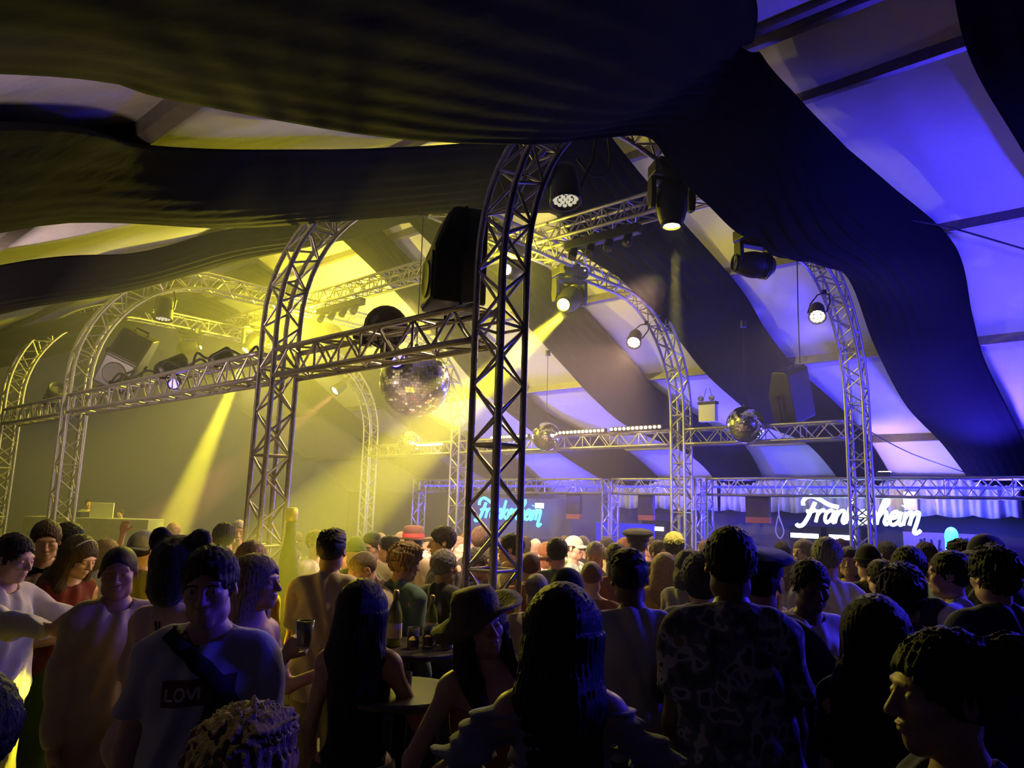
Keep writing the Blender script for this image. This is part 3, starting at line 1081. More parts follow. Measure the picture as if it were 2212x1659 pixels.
SKIN = {
    'light': mat('skin_light', (.62, .38, .28), .5, 0, .15, 30, .1, 180, subs=.0),
    'pink': mat('skin_pink', (.70, .42, .34), .5, 0, .15, 30, .1, 180),
    'tan': mat('skin_tan', (.42, .25, .17), .5, 0, .15, 30, .1, 180),
    'dark': mat('skin_dark', (.12, .065, .04), .45, 0, .15, 30, .1, 180),
}
def hair_mat(name, c, c2=None):
    return mat(name, c, .52, 0, .55, 30, .9, 70, (6, 6, .6), color2=c2, spec=.3)
HAIR = {
    'black': hair_mat('hair_black', (.010, .008, .008)),
    'dark': hair_mat('hair_dark_brown', (.030, .019, .013)),
    'brown': hair_mat('hair_brown', (.085, .050, .028)),
    'blond': hair_mat('hair_blond', (.50, .36, .17), (.28, .18, .08)),
    'ash': hair_mat('hair_ash_blond', (.32, .25, .17), (.14, .10, .07)),
    'grey': hair_mat('hair_grey', (.34, .33, .32), (.18, .17, .17)),
    'white': hair_mat('hair_white', (.70, .66, .60), (.45, .42, .38)),
    'ginger': hair_mat('hair_ginger', (.25, .10, .04)),
}
def cloth(name, c, bump=.9, sheen=.2, scale=9):
    return mat('cloth_' + name, c, .85, 0, .18, 6, bump, scale, spec=.15, sheen=sheen)
CL = {
    'white': cloth('white', (.72, .70, .66)), 'cream': cloth('cream', (.62, .54, .40)), 'beige': cloth('beige', (.50, .42, .30)),
    'black': cloth('black', (.012, .012, .014)), 'charcoal': cloth('charcoal', (.035, .035, .04)), 'navy': cloth('navy', (.015, .02, .06)),
    'grey': cloth('grey', (.26, .26, .28)), 'lightgrey': cloth('light_grey', (.48, .48, .52)), 'teal': cloth('teal', (.10, .17, .17)),
    'green': cloth('dark_green', (.05, .10, .025)), 'olive': cloth('olive', (.16, .15, .06)), 'pink': cloth('pale_pink', (.62, .42, .40)),
    'red': cloth('red', (.32, .03, .03)), 'rust': cloth('rust', (.30, .10, .04)), 'yellow': cloth('yellow', (.75, .55, .10)),
    'mint': cloth('mint', (.45, .62, .50)), 'blue': cloth('denim_blue', (.05, .08, .18)), 'brown': cloth('brown', (.11, .06, .035)),
    'khaki': cloth('khaki', (.28, .25, .14)), 'maroon': cloth('maroon', (.12, .016, .018)), 'shoe': mat('shoe_leather', (.02, .018, .017), .5),
}

PEOPLE = []
def person(px, py, dist, yaw, label, sex='m', skin='light', hair=('short', 'dark'), top=('tee', 'white'), bottom=('trousers', 'blue'),
           armL=ARM_DOWN, armR=ARM_DOWN, lean=0.0, head=(0, 0, 0), hat=None, fine=False, group=None, lift=None):
    """px, py: where the crown of the head is seen; dist: ground distance; yaw 0 faces the viewer, 90 the viewer's right"""
    R_ = math.radians
    key = (sex, R_(lean), tuple(R_(q) for q in head), tuple(armL), tuple(armR), (top[0],), (bottom[0],))
    ms, J, raw = geo(key, .0095 if fine else .014)
    crown = J['hc'] + J['Rh'] @ np.array([0, .01, .128])
    dist *= 1.13 if dist < 5.6 else 1.04
    P = at(px, py, dist)
    base_z = 0.0 if lift is None else lift
    k = (P[2] - base_z) / crown[2]
    Rz = rotz(R_(yaw))
    base = P - (Rz @ crown) * k
    base[2] = base_z
    M = mat4(Rz, base, k)
    t = thing('person', label, 'person', M=M, group=group)
    add_obj('body', ms['body'], [SKIN[skin], CL['shoe']], t)
    if 'top' in ms:
        nm = {'tee': 't_shirt', 'shirt': 'shirt', 'loose': 'shirt', 'jacket': 'jacket', 'strap': 'strap_top', 'vest': 'vest', 'offshoulder': 'ruffled_top', 'tunic': 'tunic', 'dress': 'dress', 'open': 'shirt'}[top[0]]
        add_obj(nm, ms['top'], [CL[top[1]] if isinstance(top[1], str) else top[1]], t)
    if 'bottom' in ms:
        add_obj({'trousers': 'trousers', 'jeans': 'jeans', 'shorts': 'shorts', 'skirt': 'skirt', 'longskirt': 'skirt'}[bottom[0]], ms['bottom'], [CL[bottom[1]]], t)
    Mh = mat4(J['Rh'], J['hc'])
    if hat and hat.__name__ not in ('bow', 'headband') and hair and hair[0] in ('short', 'messy', 'side'):
        hair = ('buzz', hair[1])
    if hair:
        add_obj('hair', hair_me(hair[0]), [HAIR[hair[1]]], t, Mh)
    if hat:
        hat(t, Mh)
    t['_k'] = k
    PEOPLE.append((t, J, raw, M, k))
    return t, J, raw, M, k
# ------------------------------------------------------------------ lamps, loudspeakers and other things on the trusses
M_LENSY = mat('lit_yellow_lens', (1, .9, .3), .3, emit=(1, .86, .10), estr=60)
M_LENSW = mat('lit_warm_lens', (1, .9, .7), .3, emit=(1, .80, .45), estr=22)
M_LENSR = mat('lit_red_lens', (1, .5, .3), .3, emit=(1, .32, .16), estr=25)
M_LENSB = mat('lit_blue_lens', (.2, .2, 1), .3, emit=(.08, .06, 1), estr=12)
M_GLASSDARK = mat('dark_lens_glass', (.02, .02, .03), .08, 0, spec=.9)
M_LED = mat('status_led', (1, 1, .8), .3, emit=(1, .95, .7), estr=10)
M_LEDDIM = mat('dim_led', (.6, .6, .5), .3, emit=(1, .95, .7), estr=.5)
M_BULB = mat('warm_bulb', (1, .9, .8), .3, emit=(1, .72, .48), estr=5)
M_CABLE = mat('black_cable', (.012, .012, .012), .6)
M_MIRROR = mat('mirror_tile', (.86, .86, .84), .10, 1.0)
M_MOTOR = M_BLACKM
ID4 = Matrix.Identity(4)

def rbox(m, c, size, r=.02):
    """box with rounded vertical edges (octagonal plan)"""
    hx, hy = size[0] / 2, size[1] / 2
    poly = [(-hx + r, -hy), (hx - r, -hy), (hx, -hy + r), (hx, hy - r), (hx - r, hy), (-hx + r, hy), (-hx, hy - r), (-hx, -hy + r)]
    m.prism(poly, size[2], None, (c[0], c[1], c[2] - size[2] / 2))
    return m

def moving_head(label, top, yaw, aim, lens, drop=0.0, k=1.0, group='moving head spotlights'):
    """hangs from the point top; aim is the world direction of the lamp head"""
    M = Matrix.Translation(V(top)) @ Matrix.Rotation(yaw, 4, 'Z') @ Matrix.Scale(k, 4)
    t = thing('moving_head_light', label, 'stage light', M=M, group=group)
    m = MB()
    for x in (-.1, .1):
        m.tube([(x, 0, .02), (x, 0, -.07 - drop)], .014, 8)
        m.box((x, 0, -.02), (.05, .07, .05))
    m.build('clamp', M_BLACKM, t)
    z = -.06 - drop
    m = MB(); rbox(m, (0, 0, z - .06), (.40, .30, .12), .05)
    b = m.build('base', M_BLACK, t, bevel=.01)
    m = MB(); m.box((-.12, -.151, z - .06), (.10, .004, .045)); m.build('display', M_GLASSDARK, b)
    m = MB(); m.lathe([(.008, 0), (.008, .004)], 8, (.12, -.155, z - .05), look_frame((0, -1, 0))); m.build('status_lamp', M_LED, b)
    # yoke
    zp = z - .12 - .27
    y = MB()
    y.lathe([(.07, 0), (.09, .03)], 16, (0, 0, z - .15))
    y.box((0, 0, z - .165), (.40, .12, .045))
    y.build('yoke', M_BLACK, t, bevel=.008)
    for sx in (-1, 1):
        m = MB()
        m.prism([(-.055, 0), (.055, 0), (.065, -.20), (.04, -.30), (-.04, -.30), (-.065, -.20)], .05, frame(np.array([0, 1.0, 0]), np.array([0, 0, 1.0]), np.array([1.0, 0, 0])), (sx * .195 - .025, 0, z - .15))
        m.build('yoke_arm', M_BLACK, t, bevel=.008)
    # head
    Rl = np.array((Matrix.Rotation(-yaw, 3, 'Z')))
    d = Rl @ np.asarray(aim, float); d /= np.linalg.norm(d)
    F = look_frame(d)
    m = MB()
    m.lathe([(.02, -.235), (.085, -.225), (.125, -.18), (.145, -.08), (.15, .0), (.145, .06), (.135, .10), (.12, .16), (.098, .21), (.092, .215)], 20, (0, 0, zp), F)
    hd = m.build('head', M_BLACK, t, smooth=True)
    m = MB()
    for q in (-.16, -.13, -.10):
        m.lathe([(.140, q), (.153, q + .006), (.140, q + .012)], 20, (0, 0, zp), F, cap=False)
    m.build('cooling_fins', M_BLACKM, hd)
    m = MB(); m.lathe([(.0, .225), (.05, .222), (.075, .214)], 18, (0, 0, zp), F, cap=False); m.build('lens', lens, hd, smooth=True)
    m = MB(); m.lathe([(.076, .205), (.100, .205), (.100, .232), (.080, .232), (.076, .205)], 20, (0, 0, zp), F, cap=False); m.build('bezel', M_BLACKM, hd)
    return t

def par_can(label, piv, aim, hang, lens, k=1.0, dots=False, group='par can spotlights'):
    """can turned about the pivot piv, hung in a bracket towards the point hang"""
    t = thing('par_can', label, 'stage light', M=Matrix.Translation(V(piv)) @ Matrix.Scale(k, 4), group=group)
    F = look_frame(aim)
    m = MB(); m.lathe([(.03, -.155), (.075, -.15), (.095, -.10), (.10, .0), (.108, .10), (.110, .13), (.098, .13), (.096, .10)], 20, (0, 0, 0), F)
    c = m.build('can', M_BLACK, t, smooth=True)
    m = MB(); m.lathe([(.0, .106), (.06, .104), (.096, .098)], 20, (0, 0, 0), F, cap=False)
    if dots:
        m.build('lens_plate', M_GLASSDARK, c)
        pts = [(0, 0)] + [(.036 * math.cos(q), .036 * math.sin(q)) for q in np.arange(6) * PI / 3] + [(.072 * math.cos(q), .072 * math.sin(q)) for q in np.arange(12) * PI / 6]
        for x, y in pts:
            d = MB(); d.lathe([(.0155, .10), (.0145, .112), (.008, .117)], 8, F @ np.array([x, y, 0]), F); d.build('led', lens, c)
    else:
        m.build('lens', lens, c)
    h = (np.asarray(hang, float) - np.asarray(piv, float)) / k
    u = F[:, 0]
    br = MB()
    for sx in (-1, 1):
        br.tube([u * sx * .112, u * sx * .118 + h * .45, u * sx * .07 + h * .88, h * .95], .010, 6)
    br.build('bracket', M_BLACKM, t)
    m = MB(); m.box(h, (.05, .05, .06)); m.build('clamp', M_BLACKM, t)
    return t

def loudspeaker(label, M, k=1.0, bracket=True):
    """wedge sided two-way cabinet, front towards local -y, base at the origin"""
    t = thing('loudspeaker', label, 'loudspeaker', M=M @ Matrix.Scale(k, 4), group='black loudspeakers')
    prof = [(-.18, .0), (.18, .0), (.18, .62), (.14, .66), (-.04, .66), (-.07, .645), (-.175, .36)]
    F = frame(np.array([0, 1.0, 0]), np.array([0, 0, 1.0]), np.array([1.0, 0, 0]))
    m = MB(); m.prism(prof, .36, F, (-.18, 0, 0))
    c = m.build('cabinet', M_BLACK, t, bevel=.012)
    m = MB(); m.box((0, -.184, .18), (.32, .014, .32)); g = m.build('grille', M_BLACKM, t, bevel=.004)
    m = MB(); m.lathe([(.13, 0), (.12, .008), (.05, .004)], 20, (0, -.192, .18), look_frame((0, -1, 0))); m.build('woofer_ring', M_BLACK, g)
    d = np.array([0, -.285, .105]); d /= np.linalg.norm(d)
    m = MB(); m.box((0, -.125, .50), (.30, .27, .012), frame(np.array([1.0, 0, 0]), np.array([0, .105, .285]) / .3037, d)); m.build('horn_grille', M_BLACKM, t, bevel=.004)
    m = MB(); m.tube([(-.07, .05, .655), (-.07, .05, .70), (.07, .05, .70), (.07, .05, .655)], .014, 8); m.build('handle', M_BLACKM, t)
    if bracket:
        m = MB()
        m.tube([(-.215, .0, .34), (-.215, .0, -.035), (.215, .0, -.035), (.215, .0, .34)], .012, 6)
        for sx in (-1, 1):
            m.lathe([(.03, 0), (.03, .03)], 10, (sx * .21 - (.03 if sx < 0 else 0), 0, .34), look_frame((1, 0, 0)))
        m.build('bracket', M_BLACKM, t)
    return t

def mirror_ball(label, c, r, top_z, n=34, group='mirror balls'):
    t = thing('mirror_ball', label, 'mirror ball', M=Matrix.Translation(V(c)), group=group)
    rng = random.Random(int(r * 1000) + n)
    m = MB(); m.lathe([(.0001, -r * .985)] + [(r * .985 * math.cos(q), r * .985 * math.sin(q)) for q in np.linspace(-PI / 2 + .1, PI / 2 - .1, 14)] + [(.0001, r * .985)], 24)
    m.build('ball_core', M_BLACK, t, smooth=True)
    m = MB()
    for i in range(n):
        la = -PI / 2 + PI * (i + .5) / n
        cnt = max(3, int(2 * n * math.cos(la)))
        dl = PI / n * .46
        for j in range(cnt):
            lo = 2 * PI * j / cnt
            d = np.array([math.cos(la) * math.cos(lo), math.cos(la) * math.sin(lo), math.sin(la)])
            e1 = np.array([-math.sin(lo), math.cos(lo), 0]); e2 = np.cross(d, e1)
            tx, ty = rng.gauss(0, .035), rng.gauss(0, .035)
            wx = PI / cnt * math.cos(la) * .92
            q = []
            for a_, b_ in ((-1, -1), (1, -1), (1, 1), (-1, 1)):
                q.append(r * (d * (1 + (a_ * tx * wx + b_ * ty * dl)) + e1 * a_ * wx + e2 * b_ * dl))
            m.add(q, [(0, 1, 2, 3)])
    o = m.build('mirror_tiles', M_MIRROR, t)
    o['kind'] = 'stuff'
    L = top_z - c[2]
    m = MB(); m.lathe([(.03, r - .01), (.03, r + .03), (.012, r + .035)], 10); m.build('cap', M_BLACKM, t)
    m = MB(); m.tube([(0, 0, r + .02), (0, 0, L - .06)], .006, 6); m.build('hanging_chain', M_BLACKM, t)
    m = MB(); m.lathe([(.05, L - .10), (.05, L)], 12); m.build('motor', M_BLACKM, t)
    return t

def led_bar(label, p, q, n=12):
    p = np.asarray(p, float); q = np.asarray(q, float)
    d = (q - p) / np.linalg.norm(q - p)
    t = thing('led_bar', label, 'light bar', M=Matrix.Translation(V((p + q) / 2)), group='bars of warm bulbs')
    c = (p + q) / 2
    front = -BX
    m = MB(); m.box((0, 0, 0), (np.linalg.norm(q - p), .07, .08), frame(d, front, np.cross(d, front))); m.build('housing', M_BLACK, t, bevel=.006)
    b = MB(); b.lathe([(.0001, -.028), (.020, -.02), (.028, 0), (.020, .02), (.0001, .028)], 12)
    me = b.mesh('bulb', True); me.materials.append(M_BULB)
    for i in range(n):
        o = bpy.data.objects.new('bulb', me); COL.objects.link(o); o.parent = t
        o.location = V(p + (q - p) * (i + .5) / n - c + front * .045)
    for i in (1, n - 2):
        pass
    lamp('warm_bulb_light', 'POINT', c + front * .2, None, 8, (1, .72, .48), .15)
    return t

def cable(label, pts, r=.008, n=30):
    m = MB(); m.tube(catmull(pts, n), r, 6)
    o = m.build('cable', M_CABLE, smooth=True)
    return tag(o, label, 'cable', 'black cables on the trusses')

def fixtures():
    Z = lambda w: ZLEG + RARC - .12
    # moving heads
    moving_head('black moving head pointing straight down, largest under the ridge drape', sw(0, 2.31, 5.32), math.radians(10), (-.02, -.05, -1), M_LENSY, 0, 1.0)
    moving_head('black moving head turned sideways, at the lower edge of the right drape', sw(0, 4.12, 5.33), math.radians(20), (-1, -.1, .03), M_GLASSDARK, .12, 1.0)
    moving_head('moving head with the glaring yellow lens aimed down to the left', sw(2.81, 4.40, 5.42), math.radians(25), at(575, 1250, 5.2) - sw(2.81, 4.4, 4.85), M_LENSY, .0, 1.15)
    moving_head('hazy black moving head above the second tower throwing the slanting yellow beam', sw(10.3, 3.76, 5.62), math.radians(40), sw(10.6, 0.6, 0.9) - sw(10.3, 3.76, 5.0), M_LENSY, .0, 1.1)
    moving_head('moving head on the left arch shooting a yellow beam up at the roof', sw(11.23, 2.89, 5.42), 0, sw(7.6, 6.4, 6.0) - sw(11.23, 2.9, 4.9), M_LENSY, 0, 1.0)
    moving_head('small yellow lit moving head beside the near tower, high up', sw(2.81, 3.2, 5.42), math.radians(45), (-.35, -.75, -.25), M_LENSY, 0, .9)
    # par cans
    par_can('black par can hanging inside the bend of the nearest arch', sw(.35, 1.12, 4.72), (.06, -.18, -1), sw(.05, 1.05, 5.15), M_LEDDIM, 1.25, True)
    par_can('lit warm par can on the far bend of the nearest arch, at right', sw(-.02, 6.0, 4.62), (-.25, -.62, -.62), sw(0, 6.35, 4.98), M_LENSW, 1.0, True)
    par_can('lit warm par can on the far bend of the second arch', sw(2.79, 6.05, 4.65), (-.22, -.62, -.62), sw(2.81, 6.42, 4.98), M_LENSW, 1.05, True)
    par_can('red par can glowing through the yellow haze at the far arch', sw(11.2, 6.48, 4.65), (-.5, -.5, -.55), sw(11.23, 6.7, 4.95), M_LENSR, 1.2)
    par_can('dark par can hung from the third arch, left of the yellow beams', sw(8.13, 1.07, 4.86), (.02, -.1, -1), sw(8.13, 1.1, 5.2), M_LEDDIM, 1.3, True)
    par_can('round black lamp housing standing behind the near beam', sw(1.66, .34, 3.50), (.12, -.97, -.2), sw(1.66, .12, 3.36), M_GLASSDARK, 1.7)
    par_can('black par can lying on the cable crowded beam, middle', sw(5.2, 0.05, 3.48), (.6, .5, .4), sw(5.2, 0.1, 3.37), M_GLASSDARK, 1.15)
    par_can('black par can with a small blue lens inside the cable crowded beam', sw(4.87, -.05, 3.24), (.25, -.9, -.1), sw(4.87, -.1, 3.36), M_LENSB, .62)
    par_can('black par can on the beam near the second tower', sw(4.05, 0.05, 3.46), (.5, .6, .5), sw(4.05, 0.1, 3.37), M_GLASSDARK, .8)
    par_can('black par can on the short beam at the left edge', sw(9.25, .05, 3.47), (.5, -.4, .5), sw(9.25, 0.1, 3.37), M_GLASSDARK, 1.25)
    par_can('black par can with blue lens over the big mirror ball', sw(1.45, .25, 3.22), (.55, -.45, -.5), sw(1.45, .12, 3.36), M_LENSB, .8)
    # battens with small heads under the crown truss
    for lab, s0, s1 in (('black batten of four small spotlights under the crown truss', 1.2, 2.3), ('hazy black batten of small spotlights above the near beam', 6.6, 7.9)):
        t = thing('spot_batten', lab, 'light bar', sw((s0 + s1) / 2, WR, 5.3), 0, 'spotlight battens', True)
        m = MB(); m.box(sw((s0 + s1) / 2, WR - .1, 5.34), (s1 - s0, .12, .12), frame(AX, BX, UP)); m.build('rail', M_BLACK, t, bevel=.01)
        for i in range(4):
            s = s0 + (s1 - s0) * (i + .5) / 4
            m = MB(); m.lathe([(.03, -.1), (.055, -.08), (.06, .06), (.05, .07)], 12, sw(s, WR - .15, 5.20), look_frame((-.2, -.5, -.8))); hd = m.build('spot', M_BLACK, t, smooth=True)
            m = MB(); m.lathe([(.0001, .075), (.048, .071)], 12, sw(s, WR - .15, 5.20), look_frame((-.2, -.5, -.8)), cap=False); m.build('lens', M_GLASSDARK, hd)
        m = MB(); m.tube([sw(s0 + .2, WR - .1, 5.38), sw(s0 + .2, WR - .1, 5.52)], .012, 6); m.tube([sw(s1 - .2, WR - .1, 5.38), sw(s1 - .2, WR - .1, 5.52)], .012, 6); m.build('hanger', M_BLACKM, t)
    # loudspeakers
    loudspeaker('tall black loudspeaker standing on the near beam beside the thick tower', Matrix.Translation(V(sw(.50, .02, 3.42))) @ Matrix.Rotation(math.radians(-72), 4, 'Z'), 1.08)
    loudspeaker('tilted black loudspeaker on the beam by the third tower', Matrix.Translation(V(sw(6.93, .05, 3.42))) @ Matrix.Rotation(math.radians(15), 4, 'Z') @ Matrix.Rotation(math.radians(24), 4, 'Y') @ Matrix.Rotation(math.radians(18), 4, 'X'), 1.15)
    loudspeaker('dark tilted loudspeaker leaning above the right hand beam', Matrix.Translation(V(sw(1.05, 7.9, 3.50))) @ Matrix.Rotation(math.radians(205), 4, 'Z') @ Matrix.Rotation(math.radians(24), 4, 'Y') @ Matrix.Rotation(math.radians(-12), 4, 'X'), 1.25)
    # mirror balls
    mirror_ball('big mirror ball hanging below the near beam in the yellow light', sw(2.81, 1.66, 3.33), .385, 5.33, 40)
    mirror_ball('middle sized mirror ball in front of the right hand beam', sw(1.56, 7.25, 3.36), .285, 5.0, 36)
    mirror_ball('small mirror ball right behind the near tower, beside the bulbs', sw(5.51, 7.25, 3.34), .27, 5.0, 34)
    mirror_ball('hazy mirror ball lost in the yellow smoke', sw(9.48, 7.25, 3.37), .26, 5.0, 30)
    # bulbs
    led_bar('row of warm bulbs left of the second arch foot, farther half', sw(5.25, 7.33, 3.40), sw(4.2, 7.33, 3.40))
    led_bar('row of warm bulbs left of the second arch foot, nearer half', sw(4.1, 7.33, 3.41), sw(3.05, 7.33, 3.41))
    led_bar('row of warm bulbs seen through the near tower', sw(7.0, 7.33, 3.38), sw(6.0, 7.33, 3.38))
    led_bar('short far row of warm bulbs at the edge of the smoke', sw(9.4, 7.33, 3.30), sw(8.4, 7.33, 3.30))
    # emergency lamp box
    t = thing('emergency_lamp', 'white emergency lamp box with two small spots hung from a purlin', 'lamp', sw(3.07, 9.0, 3.65), 0, None, True)
    F = frame(-AX, -BX, UP)
    m = MB(); m.box(sw(3.07, 9.0, 3.83), (.34, .12, .32), F); m.build('box', mat('white_plastic', (.75, .75, .78), .5), t, bevel=.01)
    m = MB(); m.box(sw(3.07, 9.0, 4.02), (.36, .14, .05), F); m.build('top_plate', M_BLACK, t)
    for ds in (-.11, .11):
        m = MB(); m.lathe([(.03, 0), (.055, .05), (.055, .07)], 12, sw(3.07 + ds, 8.98, 4.09), look_frame(-BX + UP * .2)); q = m.build('spot', M_BLACK, t)
        m = MB(); m.lathe([(.0001, .072), (.05, .07)], 12, sw(3.07 + ds, 8.98, 4.09), look_frame(-BX + UP * .2), cap=False); m.build('reflector', mat('spot_reflector', (.8, .8, .85), .2, 1), q)
        m = MB(); m.tube([sw(3.07 + ds, 9, 4.04), sw(3.07 + ds * .3, 9, 4.30)], .005, 5); m.build('wire', M_CABLE, t)
    # cables
    cable('black cable looping down from the nearest arch bend', [sw(.1, 1.35, 5.35), sw(.15, 1.5, 5.0), sw(.2, 1.35, 4.85), sw(.25, 1.15, 4.95)])
    rng = random.Random(5)
    for i, s0 in enumerate((3.2, 4.4, 5.6, 6.2)):
        pts = [sw(s0 + j * .22, .1 * math.sin(j + i), 3.40 + .05 * rng.random() + (.07 if j % 2 else 0)) for j in range(7)]
        cable(['loose black cable heaped on the beam beside the second tower', 'black cable lying along the middle of the crowded beam', 'black cable bunched before the tilted loudspeaker', 'black cable under the tilted loudspeaker'][i], pts, .014)
    cable('thin cable slung across the blue roof at right', [sw(-.3, 4.6, 6.5), sw(-.9, 5.8, 5.75), sw(-1.6, 6.4, 5.5), sw(-3.0, 7.4, 4.9)], .012)
    cable('thin drop cable beside the sideways moving head', [sw(.4, 6.5, 5.55), sw(.45, 6.6, 4.8), sw(.45, 6.6, 4.1)], .008)
    cable('thin sagging wire in front of the fire lit roof', [sw(0, 7.6, 3.3), sw(-.3, 9.0, 3.0), sw(-.8, 11.0, 2.75), sw(-1.0, 11.6, 2.7)], .008)
fixtures()

# ------------------------------------------------------------------ the bar
SIGN_F = frame(-AX, UP, -BX)
STROKES = {
    'F': [[(-.35, 1.35), (-.45, 1.7), (-.2, 2.05), (.25, 2.1), (.9, 1.85), (1.7, 1.45), (2.5, 1.25)], [(.55, 1.62), (.42, 1.0), (.25, .3), (.0, -.25), (-.35, -.35), (-.55, -.2)], [(.05, .85), (.45, .9), (.75, 1.0)]],
    'r': [[(0, 1.0), (0, 0)], [(0, .55), (.18, .9), (.42, 1.0), (.52, .82)]],
    'a': [[(.62, .85), (.35, 1.0), (.08, .75), (.05, .3), (.25, .0), (.5, .2), (.64, .7), (.66, 1.0), (.64, .3), (.78, .02), (.92, .15)]],
    'n': [[(0, 1.0), (0, 0)], [(0, .5), (.2, .92), (.45, .98), (.55, .7), (.53, .2), (.68, .0), (.8, .12)]],
    'k': [[(.05, 1.9), (0, 1.0), (0, 0)], [(.55, .98), (.1, .5), (.35, .25), (.6, .0), (.75, .1)]],
    'e': [[(.02, .45), (.35, .55), (.52, .78), (.38, 1.0), (.15, .9), (.02, .5), (.12, .1), (.4, .0), (.66, .22)]],
    'h': [[(.1, 1.0), (.45, 1.6), (.4, 1.95), (.18, 1.85), (.05, 1.3), (0, .6), (0, 0)], [(0, .5), (.2, .92), (.45, .98), (.55, .7), (.53, .2), (.68, .0), (.8, .12)]],
    'i': [[(.02, 1.0), (0, .25), (.15, .0), (.3, .12)], [(.06, 1.42), (.07, 1.46)]],
    'm': [[(0, 1.0), (0, 0)], [(0, .5), (.18, .92), (.38, .98), (.45, .7), (.43, 0)], [(.43, .5), (.62, .92), (.85, .98), (.92, .7), (.90, .1), (.86, -.45), (1.05, -.6), (1.3, -.35)]],
}
ADV = {'F': 1.0, 'r': .62, 'a': .92, 'n': .84, 'k': .78, 'e': .70, 'h': .84, 'i': .36, 'm': 1.2}

def script_sign(label, s_left, w, z_base, width, material, glow, text='Frankenheim'):
    total = sum(ADV[c] for c in text) + .6
    k = width / total
    org = sw(s_left, w, z_base)
    t = thing('neon_sign', label, 'sign', sw(s_left - width / 2, w, z_base), 0, 'glowing script signs', True)
    x = .5
    for c in text:
        m = MB()
        for st in STROKES[c]:
            P = catmull(st, 6 * len(st)) if len(st) > 2 else np.array(st, float)
            P3 = np.array([SIGN_F @ np.array([(x + q[0] + .28 * q[1]) * k, q[1] * k, 0]) + org for q in P])
            m.tube(P3, .135 * k if c != 'F' else .165 * k, 8)
        m.build('letter', material, t, smooth=True)
        x += ADV[c]
    c = org + SIGN_F @ np.array([width / 2, .6 * k, .25])
    lamp('sign_glow', 'POINT', c, None, glow[0], glow[1], .25)
    return t

